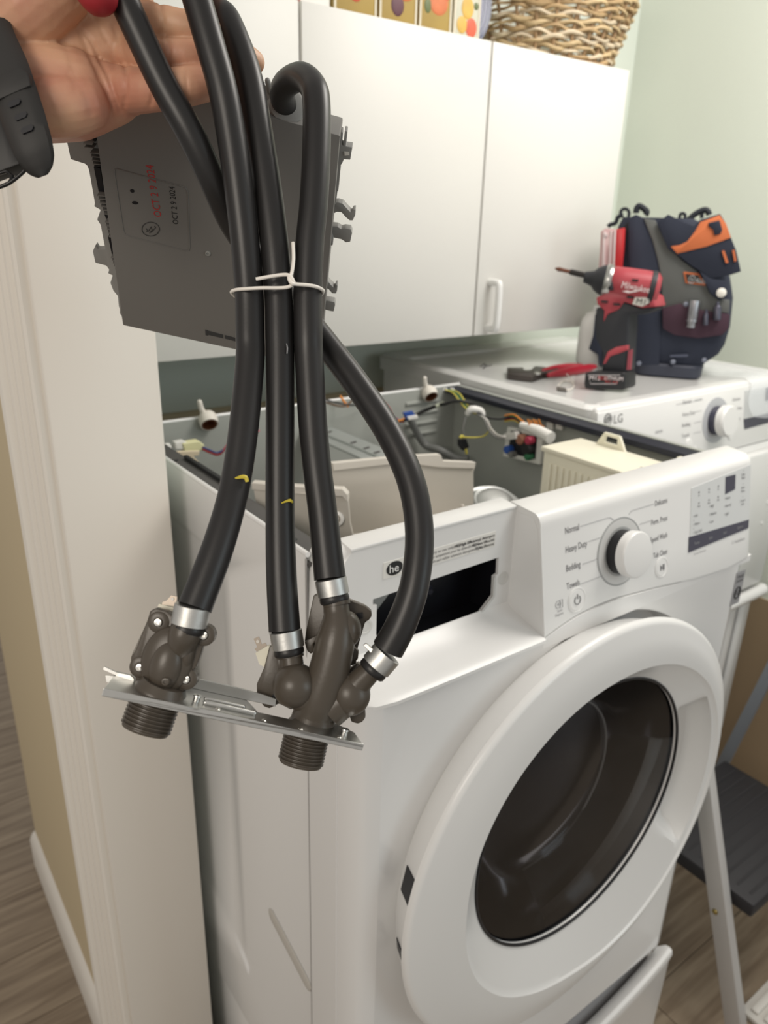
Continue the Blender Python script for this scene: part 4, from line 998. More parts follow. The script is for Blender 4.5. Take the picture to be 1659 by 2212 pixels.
# left connector bundle
cb = bmesh.new(); add_prism(cb, [at_y(u, v, .60) for u, v in [(394, 958), (430, 952), (443, 962), (437, 974), (400, 980)]], (0, .016, 0), .002)
cn = obj('wire_connector', cb, mat('pale_yellow_plastic', (0.72, 0.70, 0.42), 0.45), ws)
obj('wire_connector', prism([at_y(u, v, .602) for u, v in [(378, 956), (398, 952), (412, 960), (408, 972), (380, 972)]], (0, .014, 0), .002), mat('white_connector', (0.74, 0.73, 0.70), 0.4), ws)
obj('wire_cap', lathe(at_y(352, 972, .60), (.97, -.2, .05), [(.009, -.02), (.010, -.004), (.010, .010), (.007, .0125), (0, .013)], 20), MATS['white_connector'], ws, 40)
obj('wire_clip', prism([at_y(u, v, .585) for u, v in [(374, 976), (432, 974), (430, 984), (418, 986), (430, 998), (425, 1010), (405, 998), (388, 986)]], (0, .006, 0), .001), mat('ivory_clip', (0.68, 0.58, 0.42), 0.45), ws)
# wiring
WC = {k: mat('wire_' + k, c, 0.45) for k, c in dict(red=(.30, .03, .03), pink=(.45, .12, .16), blue=(.04, .05, .16), black=(.015, .015, .015), yellow=(.55, .48, .08), green=(.03, .16, .07), orange=(.65, .22, .02), white=(.62, .60, .56), brown=(.11, .06, .03), grey=(.20, .20, .19)).items()}
def wire(lst, c, r=.0018):
    return obj('wire', tube([at_y(u, v, y) for u, v, y in lst], r, sides=8, sm=5), WC[c], ws, 60)
wire([(437, 966, .60), (452, 972, .60), (470, 978, .60), (492, 966, .60)], 'blue'); wire([(437, 970, .60), (455, 978, .60), (475, 981, .60), (500, 950, .60), (520, 910, .61)], 'red')
wire([(480, 976, .60), (500, 955, .60), (560, 930, .62)], 'pink')
wire([(690, 860, .66), (720, 868, .65), (760, 875, .64), (800, 868, .65)], 'black'); wire([(700, 868, .66), (740, 878, .64), (760, 866, .65)], 'brown')
wire([(735, 855, .66), (745, 870, .65), (752, 878, .64)], 'orange', .0022)
wire([(818, 858, .66), (840, 880, .64), (850, 900, .63), (872, 912, .62)], 'red'); wire([(820, 862, .66), (836, 876, .645), (846, 896, .63), (866, 914, .62)], 'blue')
wire([(845, 917, .62), (860, 910, .62), (875, 905, .62)], 'orange', .0026)
wire([(872, 908, .62), (890, 900, .61), (915, 888, .60), (940, 878, .58), (960, 872, .56)], 'black', .0035)
wire([(958, 874, .56), (985, 866, .54), (1020, 872, .52), (1040, 880, .50)], 'black', .0030)
obj('wire_splice', prism([at_y(u, v, .60) for u, v in [(872, 892), (892, 888), (900, 900), (880, 908)]], (0, .006, 0), .001), mat('blue_splice', (0.03, 0.08, 0.32), 0.4), ws)
obj('wire_splice', prism([at_y(u, v, .598) for u, v in [(880, 900), (902, 896), (904, 904), (884, 908)]], (0, .006, 0), .001), MATS['white_connector'], ws)
obj('wire_splice', tube([at_y(942, 878, .575), at_y(960, 871, .565)], .004, sides=10), mat('sleeve_pale', (0.45, 0.48, 0.38), 0.4), ws)
for i, c in enumerate(('yellow', 'green', 'yellow')):
    wire([(962 + i * 6, 842, .60), (980 + i * 6, 850, .58), (1000 + i * 5, 876, .53), (1015 + i * 4, 888, .50), (1030, 894, .49)], c, .0016)
for u in (962, 976):
    obj('ground_screw', lathe(at_y(u, 841, .61), (-.5, -.8, .2), [(.004, 0), (.004, .003), (0, .004)], 14), CHROME, ws, 40)
obj('harness_tie', tube([at_y(1008, 896, .50), at_y(1018, 884, .495), at_y(1038, 888, .49), at_y(1044, 900, .485)], [.004, .007, .007, .004], sides=10, sm=3), MATS['white_connector'], ws, 60)
wire([(1030, 892, .49), (1050, 905, .47), (1060, 925, .46), (1075, 940, .45), (1092, 944, .45)], 'white', .0020)
wire([(1030, 894, .49), (1046, 906, .47), (1055, 928, .46), (1072, 945, .45), (1090, 948, .45)], 'grey', .0020)
wire([(1030, 890, .49), (1052, 902, .47), (1080, 905, .45), (1100, 900, .44)], 'black', .0022)
wire([(1006, 900, .49), (1000, 925, .49), (1002, 945, .49)], 'grey', .0018)
wire([(1000, 944, .49), (1020, 945, .48), (1045, 942, .47), (1058, 928, .46)], 'yellow', .0015)
obj('wire_plug', prism([at_y(u, v, .49) for u, v in [(994, 950), (1008, 948), (1014, 966), (1002, 974), (994, 964)]], (0, .008, 0), .001), BLACK, ws)
wire([(994, 946, .49), (997, 942, .49), (1001, 944, .49)], 'yellow', .0028); wire([(1006, 970, .49), (1008, 980, .49)], 'yellow', .0024)
for i, c in enumerate(('orange', 'green', 'black', 'red', 'yellow')):
    wire([(1090, 898 + 3 * i, .45), (1110, 896 + 3 * i, .43), (1126, 908 + 2 * i, .41), (1140, 918, .40)], c, .0016)
for k in range(5):
    wire([(1140 + 6 * k, 906 + 2 * (k % 2), .385), (1146 + 6 * k, 922 - (k % 3), .383), (1156 + 5 * k, 918 + 2 * k % 5, .38)], 'orange', .0014)
obj('wire_sleeve', tube([at_y(1125, 918, .405), at_y(1160, 930, .37), at_y(1190, 946, .335)], [.006, .010, .011], sides=14, sm=4), MATS['white_connector'], ws, 60)
# noise-filter board in a white frame
fr = obj('filter_box', prism([at_x(u, v, .672) for u, v in [(1086, 985), (1096, 922), (1172, 940), (1166, 1004)]], (.012, 0, 0), .001), mat('white_box', (0.72, 0.72, 0.68), 0.4), ws)
obj('filter_board', prism([at_x(u, v, .671) for u, v in [(1097, 978), (1104, 930), (1160, 943), (1156, 992)]], (.0005, 0, 0)), BLACK, fr)
for (u, v, r, c) in ((1146, 968, .012, 'black'), (1132, 948, .010, 'brown'), (1104, 970, .008, 'blue'), (1150, 950, .008, 'pink'), (1120, 938, .008, 'black'), (1112, 980, .006, 'grey'), (1148, 985, .007, 'green')):
    obj('filter_component', lathe(at_x(u, v, .671), (-1, 0, 0), [(r, 0), (r, .012), (r * .8, .014), (0, .014)], 16), {'blue': mat('component_blue', (0.03, 0.10, 0.40), 0.4), 'pink': mat('component_red', (0.50, 0.05, 0.10), 0.4), 'brown': mat('component_copper', (0.35, 0.16, 0.10), 0.4)}.get(c, WC.get(c)), fr, 40)
obj('wire_connector', prism([at_x(u, v, .655) for u, v in [(1086, 938), (1112, 932), (1116, 948), (1090, 952)]], (.012, 0, 0), .001), MATS['white_connector'], ws)
for u in (1186, 1206):
    obj('wire_clip', prism([at_x(u + a, 918 + b, .690) for a, b in ((-6, -8), (7, -4), (7, 12), (-6, 8))], (.005, 0, 0), .001), MATS['white_connector'], ws)
# cream control box with ribbed side
bx0, bx1, byn, byf, bz0, bz1 = .562, .655, .084, .292, 1.12, 1.262
cb = obj('control_box', boxbm((bx0, byn, bz0), (bx1, byf, bz1), .004), CREAM, ws, 40)
obj('box_lid', boxbm((bx0 - .003, byn - .003, bz1 - .004), (bx1 + .002, byf + .004, bz1 + .004), .002), CREAM, cb, 40)
for k in range(13):
    y = byf - .018 - k * .0125
    obj('box_rib', boxbm((bx0 - .0030, y - .0035, bz0 + .01), (bx0, y + .0035, bz1 - .020), .0014), CREAM, cb, 40)
def tab(y0, y1, h):
    x = bx1 - .004
    out_ = [(y0 - .016, bz1), (y1 + .016, bz1), (y1, bz1 + h), (y0, bz1 + h)]
    holes_ = [[(y0 + .002, bz1 + .010), (y1 - .002, bz1 + .010), (y1 - .003, bz1 + h - .005), (y0 + .003, bz1 + h - .005)]]
    obj('mount_tab', plate_hole(out_, holes_, lambda y, z: Vector((x, y, z)), (.005, 0, 0)), CREAM, cb)
tab(.215, .245, .026)
obj('mount_tab', boxbm((bx1 - .012, .086, bz1 + .003), (bx1, .106, bz1 + .022), .003), CREAM, cb, 40)
obj('tab_screw', lathe((bx1 - .0125, .096, bz1 + .013), (-1, 0, 0), [(.0065, 0), (.0065, .001), (0, .0012)], 16), mat('screw_dull', (0.35, 0.34, 0.28), 0.4, 0.5), cb)
obj('box_label', boxbm((.60, .100, bz1 + .0042), (.622, .128, bz1 + .0048)), mat('label_white', (0.80, 0.80, 0.78), 0.4), cb)
text('label_lettering', '■▪▬', (.603, .110, bz1 + .0052), Vector((0, 1, 0)), Vector((-1, 0, 0)), .010, INK, cb)

# ================================================================ WASHER PEDESTAL
pd = thing('washer_pedestal', 'white pedestal drawer under the washer with a curved grip lip', 'pedestal', (W / 2, .34, 0))
obj('pedestal_body', boxbm((0.004, .02, 0), (W - .004, .68, PZ - .003), .002), WHITE, pd, 40)
bm = bmesh.new(); rows = []
for k in range(25):
    x = .006 + (W - .012) * k / 24; t = (k / 24 - .5) * 2
    dip = .062 * max(0, 1 - t * t * 1.0) ** .8
    zt = PZ - .006 - dip
    rows.append([bm.verts.new(p) for p in ((x, .0, .01), (x, -.012, .012), (x, -.016, zt - .03), (x, -.020, zt - .008), (x, -.018, zt), (x, -.012, zt + .003), (x, -.004, zt), (x, .012, zt - .02), (x, .018, .02))])
for A_, B_ in zip(rows, rows[1:]):
    for k in range(9): bm.faces.new((A_[k], A_[(k + 1) % 9], B_[(k + 1) % 9], B_[k]))
bm.faces.new(rows[0]); bm.faces.new(rows[-1][::-1])
bmesh.ops.recalc_face_normals(bm, faces=bm.faces)
obj('drawer_front', bm, WHITE, pd, 35)
obj('drawer_recess', boxbm((.02, .0185, PZ - .09), (W - .02, .0205, PZ - .005)), mat('recess_grey', (0.32, 0.32, 0.33), 0.4), pd)

# ================================================================ DRYER
DX0, DX1, DYF, DZ = .724, 1.410, .300, 1.303
dr = thing('dryer', 'white front-load dryer with closed glossy top beside the open washer', 'dryer', ((DX0 + DX1) / 2, .63, 0))
obj('dryer_body', boxbm((DX0, DYF + .03, PZ), (DX1, .96, DZ - .028), .004), WHITE, dr, 40)
bm = bmesh.new()
# raised-edge lid
lid_o = rrect(DX0 - .003, DYF + .026, DX1 + .003, .985, .022); lid_i = rrect(DX0 + .028, DYF + .058, DX1 - .028, .90, .016)
L0 = [(x, y, DZ - .034) for x, y in lid_o]; L1 = [(x, y, DZ - .006) for x, y in lid_o]
sc_ = lambda lst, d: [(x + (d if x < (DX0 + DX1) / 2 else -d), y + (d if y < .64 else -d)) for x, y in lst]
L2 = [(x, y, DZ) for x, y in sc_(lid_o, .006)]; L3 = [(x, y, DZ) for x, y in sc_(lid_i, -.006)]; L4 = [(x, y, DZ - .006) for x, y in lid_i]
rr_ = [[bm.verts.new(p) for p in L_] for L_ in (L0, L1, L2, L3, L4)]
for A_, B_ in zip(rr_, rr_[1:]):
    for k in range(len(A_)): bm.faces.new((A_[k], A_[(k + 1) % len(A_)], B_[(k + 1) % len(A_)], B_[k]))
bm.faces.new(rr_[-1]); bm.faces.new(rr_[0][::-1])
bmesh.ops.recalc_face_normals(bm, faces=bm.faces)
obj('lid', bm, WHITE, dr, 40)
dz = lambda x, z, off=0: Vector((x, DYF - off + (z - 1.16) * .15, z))
UD = Vector((0, .15, 1)).normalized(); OD = Vector((0, -1, .15)).normalized()
bm = bmesh.new(); add_prism(bm, [dz(DX0 + .002, 1.165), dz(DX1 - .002, 1.165), dz(DX1 - .002, 1.296), dz(DX0 + .002, 1.296)], (0, .05, 0), .004)
dpn = obj('control_panel', bm, WHITEP, dr, 40)
obj('lid_edge', tube([Vector((DX0 + .012, DYF + .031, DZ - .0098)), Vector((DX1 - .012, DYF + .031, DZ - .0098))], .0096, sides=16, round_cap=True), WHITE, dr, 60)
def ddisc(x, z, prof, m, par, name): return obj(name, lathe(dz(x, z), OD, prof, 48), m, par, 35)
KX2, KZ2 = 1.1000, 1.2360
ddisc(KX2, KZ2, [(.047, -.001), (.047, .001), (.044, .0012), (0, .0008)], mat('dial_ring2', (0.45, 0.46, 0.48), 0.3), dpn, 'dial_ring')
k2 = ddisc(KX2, KZ2, [(.030, .0), (.030, .016), (.029, .0165)], DARKGLASS, dpn, 'knob')
obj('knob_cap', lathe(dz(KX2, KZ2), OD, [(.030, .016), (.032, .017), (.032, .030), (.029, .034), (0, .0345)], 48), WHITEP, k2, 35)
for x, z, r in ((1.008, 1.201, .011), (1.030, 1.180, .011), (1.158, 1.198, .009)):
    ddisc(x, z, [(r + .002, 0), (r + .002, .001), (r, .0005), (r - .001, .002), (0, .003)], WHITEP, dpn, 'button')
obj('display', prism([dz(1.2100, 1.224, .0002), dz(1.390, 1.226, .0002), dz(1.390, 1.285, .0002), dz(1.2060, 1.285, .0002)], (0, -.0008, 0)), MATS['display_silver'], dpn)
obj('display_band', prism([dz(1.2130, 1.203, .0002), dz(1.390, 1.206, .0002), dz(1.390, 1.2265, .0002), dz(1.2075, 1.2255, .0002)], (0, -.0010, 0)), DARKGLASS, dpn)
obj('display_window', prism([dz(1.290, 1.255, .0012), dz(1.320, 1.255, .0012), dz(1.320, 1.283, .0012), dz(1.290, 1.283, .0012)], (0, -.0006, 0)), DARKGLASS, dpn)
obj('brand_badge', lathe(dz(.754, 1.2800, .0), OD, [(.0115, 0), (.0115, .0006), (0, .0006)], 28), mat('badge_grey', (0.20, 0.20, 0.20), 0.4), dpn)
obj('badge_mark', tube([dz(.754 + .0075 * math.cos(a), 1.2800 + .0075 * math.sin(a), .0010) for a in [math.radians(40 + k * 16) for k in range(20)]], .0007, sides=5), WHITEP, dpn)
text('badge_mark', 'L', dz(.7520, 1.2755, .0010), XA, UD, .009, WHITEP, dpn); text('brand_lettering', 'LG', dz(.7690, 1.2712, .0008), XA, UD, .0225, MATS['badge_grey'], dpn)
for k, (s, z) in enumerate((('Normal', 1.282), ('Heavy Duty', 1.258), ('Bedding', 1.237), ('Towels', 1.216))):
    text('dial_lettering', s, dz(.982, z, .0006), XA, UD, .011, INKL, dpn, sx=.8)
    obj('dial_line', tube([dz(1.022, z + .004, .0006), dz(1.048, z + .004, .0006)], .0003, sides=4), INKL, dpn)
for k, (s, z) in enumerate((('Delicates', 1.268), ('Perm. Press', 1.248), ('Speed Dry', 1.226))):
    text('dial_lettering', s, dz(1.160, z, .0006), XA, UD, .010, INKL, dpn, sx=.8)
text('small_lettering', 'SENSOR', dz(.895, 1.236, .0006), Vector((1, 0, 0)), UD, .008, INKL, dpn, sx=.8)
obj('panel_line', tube([dz(.870, 1.222, .0006), dz(.928, 1.222, .0006)], .0003, sides=4), INKL, dpn)
obj('panel_line', tube([dz(.960, 1.284, .0006), dz(1.050, 1.284, .0006)], .0003, sides=4), INKL, dpn)
# front below the panel: door and a bulging ledge
obj('dryer_front', boxbm((DX0 + .001, DYF + .002, PZ), (DX1 - .001, DYF + .04, 1.164), .003), WHITE, dr, 40)
dd = obj('dryer_door', boxbm((DX0 + .03, DYF - .022, .80), (DX1 - .02, DYF + .001, 1.150), .008), WHITE, dr, 40)
bm = bmesh.new(); add_tube(bm, [Vector((DX0 + .03, DYF - .018, .775)), Vector((DX1 - .006, DYF - .018, .775))], .016, sides=18, round_cap=True)
obj('front_ledge', bm, WHITE, dr, 60)
for x in (1.30, 1.345):
    obj('front_rib', boxbm((x, DYF - .006, PZ + .02), (x + .03, DYF + .002, .755), .004), WHITE, dr, 40)
for x, z in ((1.33, 1.02), (1.325, .97)):
    obj('front_plug', lathe((x, DYF - .022, z), (0, -1, 0), [(.004, 0), (.004, .001), (0, .0015)], 12), WHITEP, dr)
obj('side_plug', lathe((DX0, .47, 1.262), (-1, 0, 0), [(.010, 0), (.010, .004), (.007, .008), (0, .009)], 18), WHITEP, dr, 40)
dpd = thing('dryer_pedestal', 'white pedestal base under the dryer behind the step stool', 'pedestal', ((DX0 + DX1) / 2, .63, 0))
obj('pedestal_body', boxbm((DX0 + .004, DYF + .05, 0), (DX1 - .004, .95, PZ - .002), .003), WHITE, dpd, 40)
obj('drawer_front', boxbm((DX0 + .006, DYF + .03, .012), (DX1 - .006, DYF + .05, PZ - .02), .006), WHITE, dpd, 40)

# ================================================================ ON THE DRYER
TZ = DZ - .006
# tool bag
bag = thing('tool_bag', 'navy and grey open tool bag with an orange-topped flap on the dryer', 'bag', (1.12, .45, TZ))
def rx(u, v):
    r = ray(u, v); r.z = 0; return r.normalized()
BN = rx(1440, 700); BA = Vector((BN.y, -BN.x, 0)); BO = at_z(1440, 817, TZ); BY = 0.0
def bp_at(u, v, off=0.0):
    r = ray(u, v); return CAM + r * ((BO + BN * off - CAM).dot(BN) / r.dot(BN))
def sect(z, xa, xb, ya, yb, bm, n=40, e=5.0):
    cx, cy, rx, ry = (xa + xb) / 2, (ya + yb) / 2, (xb - xa) / 2, (yb - ya) / 2; out_ = []
    for k in range(n):
        a = 2 * math.pi * k / n; c, s = math.cos(a), math.sin(a); q = (abs(c) ** e + abs(s) ** e) ** (-1 / e)
        p = BO + BA * (cx + rx * c * q) + BN * (cy + ry * s * q); p.z = z; out_.append(bm.verts.new(p))
    return out_
def loft(rows, bm):
    for A_, B_ in zip(rows, rows[1:]):
        for k in range(len(A_)): bm.faces.new((A_[k], A_[(k + 1) % len(A_)], B_[(k + 1) % len(A_)], B_[k]))
    return bm
bm = bmesh.new()
spec = [(793, 1366, 1516, .010, .135), (780, 1352, 1530, .006, .14), (762, 1340, 1556, .002, .145), (740, 1335, 1570, 0, .15), (700, 1332, 1582, 0, .15), (640, 1330, 1588, 0, .15), (600, 1328, 1582, 0, .15), (560, 1326, 1572, .002, .15), (520, 1328, 1558, .004, .145), (492, 1331, 1540, .008, .14), (470, 1342, 1500, .014, .135)]
rows = []
for v, ua, ub, ya, yb in spec:
    p, q = bp_at(ua, v), bp_at(ub, v)
    rows.append(sect((p.z + q.z) / 2, (p - BO).dot(BA), (q - BO).dot(BA), ya, yb, bm))
loft(rows, bm); bm.faces.new(rows[0][::-1])
inr = [bm.verts.new(v.co + (Vector((*(BO + BN * .075).xy, v.co.z)) - v.co) * .06) for v in rows[-1]]
ind = [bm.verts.new(v.co - Vector((0, 0, .12))) for v in inr]
loft([rows[-1], inr, ind], bm); bm.faces.new(ind)
bmesh.ops.recalc_face_normals(bm, faces=bm.faces)
obj('bag_body', bm, NAVYF, bag, 50)
bm = bmesh.new(); ba_, bb_ = (bp_at(1363, 815) - BO).dot(BA), (bp_at(1516, 815) - BO).dot(BA)
rows = [sect(z, ba_ + d, bb_ - d, .0 + d, .14 - d, bm) for z, d in ((TZ + .0005, .006), (TZ + .004, 0), (TZ + .026, -.002), (TZ + .030, .002))]
loft(rows, bm); bm.faces.new(rows[0][::-1]); bm.faces.new(rows[-1]); bmesh.ops.recalc_face_normals(bm, faces=bm.faces)
obj('bag_base', bm, mat('base_rubber', (0.035, 0.04, 0.06), 0.5), bag, 40)
zt = lambda x, y: (1180 + x / 3.607, 430 + y / 3.607)
def bpoly(lst, y, t, m, name, par=bag, bev=.0012):
    return obj(name, prism([bp_at(*zt(a, b), y) for a, b in lst], BN * t, bev), m, par, 40)
bpoly([(760, 150), (850, 165), (880, 240), (960, 380), (1060, 480), (1170, 560), (1230, 640), (1270, 730), (1340, 780), (1430, 790), (1425, 890), (1200, 870), (1040, 820), (905, 860), (900, 640), (870, 480), (830, 330)], BY - .004, .014, GREYF, 'grey_panel')
bpoly([(640, 150), (700, 120), (760, 150), (830, 330), (880, 500), (905, 640), (895, 900), (880, 1290), (680, 1300), (660, 700), (640, 400)], BY - .002, .012, NAVYF, 'front_panel')
bpoly([(905, 850), (1040, 815), (1200, 865), (1430, 900), (1420, 1010), (1370, 1060), (1180, 1085), (1000, 1060), (910, 1010)], BY - .008, .010, MAROON, 'mesh_pocket')
flap = bpoly([(870, 180), (950, 120), (1050, 170), (1150, 210), (1200, 160), (1355, 115), (1400, 190), (1440, 300), (1480, 400), (1518, 565), (1440, 590), (1280, 620), (1230, 580), (1130, 520), (1040, 450), (950, 390), (900, 280)], BY - .012, .010, NAVYF, 'flap')
bpoly([(970, 370), (1040, 360), (1100, 330), (1160, 250), (1200, 180), (1350, 125), (1400, 190), (1440, 300), (1250, 370), (1020, 425)], BY - .014, .003, ORANGE, 'flap_band', flap, .0006)
bpoly([(1265, 185), (1350, 165), (1360, 200), (1372, 240), (1360, 270), (1310, 285), (1300, 240), (1262, 210)], BY - .017, .004, NAVYF, 'flap_loop', flap)
for s in ([(1368, 405), (1388, 402), (1420, 495), (1400, 500)], [(1450, 400), (1466, 395), (1482, 480), (1466, 488)]):
    bpoly(s, BY - .0155, .004, ORANGE, 'flap_stitch', flap, 0)
bpoly([(1195, 560), (1280, 620), (1400, 640), (1410, 760), (1350, 790), (1280, 740)], BY - .013, .008, NAVYF, 'strap_tab', flap)
pt = bpoly([(1068, 566), (1190, 580), (1245, 675), (1085, 655)], BY - .0065, .004, ORANGE, 'brand_patch')
bpoly([(1085, 582), (1185, 594), (1222, 660), (1100, 645)], BY - .008, .002, INKK, 'patch_field', pt, 0)
text('patch_lettering', '⊕ KLEIN', bp_at(*zt(1105, 640), BY - .0085), BA + Vector((0, 0, -.1)), ZA, .012, mat('patch_white', (.6, .6, .6), .6), pt, sx=.75)
obj('snap', lathe(bp_at(*zt(1364, 730), BY - .015), -BN, [(.0095, 0), (.0095, .002), (.006, .004), (0, .0045)], 20), mat('snap_white', (0.80, 0.78, 0.72), 0.35), flap, 50)
for (x, y) in ((722, 1280), (988, 1268), (1232, 1255), (1088, 820)):
    obj('rivet', lathe(bp_at(*zt(x, y), BY - .008), -BN, [(.005, -.006), (.005, .001), (0, .002)], 12), mat('rivet_grey', (0.22, 0.24, 0.30), 0.4, 0.6), bag)
bpoly([(965, 1215), (1105, 1210), (1105, 1228), (965, 1232)], BY - .004, .004, mat('tag_grey', (0.07, 0.08, 0.12), 0.6), 'base_tag', bag, 0)
# webbing loops and rings along the opening
for (pts, r) in (([(585, 140), (580, 100), (600, 78), (630, 80), (645, 105), (640, 140)], .0035), ([(700, 110), (705, 75), (725, 55), (760, 75), (785, 100), (770, 125)], .0065), ([(1040, 150), (1045, 120), (1065, 112), (1082, 125), (1078, 160)], .0035), ([(1100, 170), (1150, 125), (1200, 95), (1240, 85), (1262, 100), (1270, 125)], .0060), ([(480, 215), (500, 200), (540, 185), (560, 140), (600, 125)], .0045), ([(1210, 150), (1215, 110), (1235, 85), (1260, 92), (1265, 120)], .0040)):
    obj('webbing_loop', tube([bp_at(*zt(x, y), .05) for x, y in pts], r, sides=8, sm=4), mat('webbing', (0.015, 0.018, 0.025), 0.7), bag, 60)
bpoly([(380, 900), (440, 930), (430, 1310), (405, 1290), (400, 1212), (330, 1170), (365, 1060)], BY + .03, .05, NAVYF, 'side_pocket')
bpoly([(590, 230), (660, 150), (700, 300), (680, 560), (590, 560)], BY + .01, .02, mat('black_fabric', (0.03, 0.03, 0.035), 0.8), 'pocket_edge')
sk = thing('socket', 'chrome socket clipped in the maroon mesh pocket of the tool bag', 'socket', bp_at(*zt(1140, 1000), BY - .016))
a = bp_at(*zt(1160, 790), BY - .018); b = bp_at(*zt(1125, 1000), BY - .018)
obj('socket_tube', lathe(a, b - a, [(.0100, 0), (.0105, .003), (.0105, (b - a).length - .02), (.0088, (b - a).length - .014), (.0088, (b - a).length), (.004, (b - a).length)], 24), mat('socket_steel', (0.42, 0.43, 0.46), 0.3, 0.9), sk, 40)
obj('socket_band', lathe(b - (b - a).normalized() * .016, b - a, [(.0107, 0), (.0110, .002), (.0107, .004)], 24), MATS['socket_steel'], sk, 40)
for i, (x, y0, y1, s) in enumerate(((1245, 890, 980, .006), (1335, 830, 940, .008))):
    sp = thing('pocket_bit', ('small dark bit holder beside the chrome socket in the bag pocket', 'dark ratchet head at the right of the bag pocket')[i], 'bit holder', bp_at(*zt(x, y1), BY - .014))
    a = bp_at(*zt(x, y0), BY - .015); b = bp_at(*zt(x - 6, y1), BY - .015)
    obj('shaft', lathe(a, b - a, [(s * .7, 0), (s, .004), (s, (b - a).length)], 12), mat('bit_metal', (0.10, 0.10, 0.13), 0.35, 0.8), sp, 40)
    obj('tip', lathe(a, a - b, [(s * .5, 0), (s * .4, .008), (0, .009)], 10), MATS['bit_metal'], sp, 40)
# red organiser case in the bag's outer pocket
oc = thing('organizer_case', 'slim red parts case with a clear lid tucked in the left of the tool bag', 'case', bp_at(*zt(500, 560), BY))
bpoly([(545, 235), (610, 225), (602, 380), (585, 575), (525, 575), (540, 380)], BY - .036, .032, mat('case_red', (0.50, 0.025, 0.03), 0.35), 'case_back', oc)
bpoly([(425, 255), (450, 235), (470, 228), (545, 235), (540, 380), (522, 575), (405, 575), (418, 400)], BY - .034, .028, mat('case_clear', (0.55, 0.36, 0.36), 0.2), 'case_lid', oc)
for s in ([(440, 260), (462, 245), (455, 560), (430, 560)], [(500, 245), (512, 243), (495, 560), (482, 560)], [(528, 240), (545, 238), (530, 560), (515, 560)]):
    bpoly(s, BY - .037, .004, mat('case_edge', (0.62, 0.52, 0.52), 0.2), 'lid_rib', oc)
bpoly([(445, 260), (475, 262), (480, 290), (460, 305), (445, 290)], BY - .038, .004, MATS['case_edge'], 'lid_latch', oc)
# white jug behind the driver
jg = thing('white_jug', 'white rounded bottle half hidden behind the cordless driver', 'bottle', (1.119, .655, TZ))
bm = lathe((1.119, .655, TZ), (0, 0, 1), [(.036, 0), (.0400, .006), (.0405, .070), (.0395, .086), (.035, .104), (.027, .116), (.016, .121)], 40)
obj('bottle_body', bm, mat('bottle_white', (0.82, 0.81, 0.79), 0.35), jg, 50)
obj('bottle_cap', lathe((1.119, .655, TZ + .121), (0, 0, 1), [(.014, 0), (.014, .010), (.012, .013), (0, .013)], 28), WHITEP, jg, 50)

# cordless impact driver
dl = thing('impact_driver', 'red and black cordless impact driver standing on its battery in front of the tool bag', 'power tool', at_z(1320, 845, TZ))
DYY = 0.0
DN = rx(1320, 740); DA = Vector((DN.y, -DN.x, 0)); DO = at_z(1300, 844, TZ); DE = (DN * .88 + DA * .47).normalized()
def dp_at(u, v, off=0.0):
    r = ray(u, v); return CAM + r * ((DO + DN * off - CAM).dot(DN) / r.dot(DN))
def dpoly(lst, y, t, m, name, par=dl, bev=.003):
    return obj(name, prism([dp_at(*zt(a, b), y) for a, b in lst], DE * t, bev), m, par, 40)
TB = mat('tool_black', (0.02, 0.021, 0.026), 0.55)
hd0 = dp_at(*zt(490, 640), DYY + .028); hd1 = dp_at(*zt(880, 705), DYY + .028)
L_ = (hd1 - hd0).length
head = obj('motor_housing', lathe(hd0, hd1 - hd0, [(.024, 0), (.029, .006), (.030, L_ * .3), (.031, L_ * .7), (.030, L_ * .92), (.022, L_), (0, L_ + .002)], 36), TOOLRED, dl, 40)
obj('rear_cap', lathe(hd0 + (hd1 - hd0) * .80, hd1 - hd0, [(.0318, 0), (.0322, .006), (.0316, .010)], 36, caps=False), TB, head, 40)
dpoly([(505, 700), (700, 700), (830, 760), (850, 840), (740, 850), (600, 800), (560, 860), (470, 900), (440, 960), (450, 870), (395, 820), (385, 765), (440, 745)], DYY + .005, .046, TOOLRED, 'frame_shell')
obj('gear_case', lathe(hd0, hd0 - hd1, [(.030, -.004), (.030, .006), (.027, .016), (.021, .026), (.015, .031), (.012, .040), (.010, .048), (0, .048)], 32), TB, dl, 40)
obj('gear_ring', lathe(hd0, hd0 - hd1, [(.0305, -.004), (.0315, .000), (.0315, .006), (.0295, .009)], 36, caps=False), mat('nose_steel', (0.45, 0.45, 0.44), 0.3, 0.9), dl, 40)
ba = dp_at(*zt(345, 605), DYY + .028); bb = dp_at(*zt(190, 568), DYY + .028); bc = dp_at(*zt(68, 540), DYY + .028)
obj('bit_holder', lathe(ba, bb - ba, [(.0075, -.006), (.0075, .002), (.0055, .006), (.0055, (bb - ba).length), (.004, (bb - ba).length + .002)], 16), mat('bit_black', (0.05, 0.045, 0.045), 0.3, 0.7), dl, 40)
obj('driver_bit', tube([bb, bb + (bc - bb) * .5, bb + (bc - bb) * .75, bc], [.0036, .0036, .0044, .0012], sides=8), mat('bit_copper', (0.22, 0.10, 0.07), 0.35, 0.8), dl, 40)
grip = dpoly([(430, 840), (560, 850), (600, 800), (740, 850), (850, 845), (830, 870), (740, 900), (640, 905), (640, 1000), (632, 1130), (618, 1352), (430, 1345), (440, 1200), (380, 1080), (378, 950), (385, 850)], DYY + .008, .040, TB, 'grip', dl, .006)
dpoly([(385, 845), (440, 850), (452, 900), (440, 950), (395, 955)], DYY + .014, .026, BLACK, 'trigger')
dpoly([(478, 1190), (540, 1155), (628, 1138), (628, 1178), (560, 1205), (495, 1225), (458, 1285), (440, 1285)], DYY + .006, .010, TOOLRED, 'grip_stripe', grip, .001)
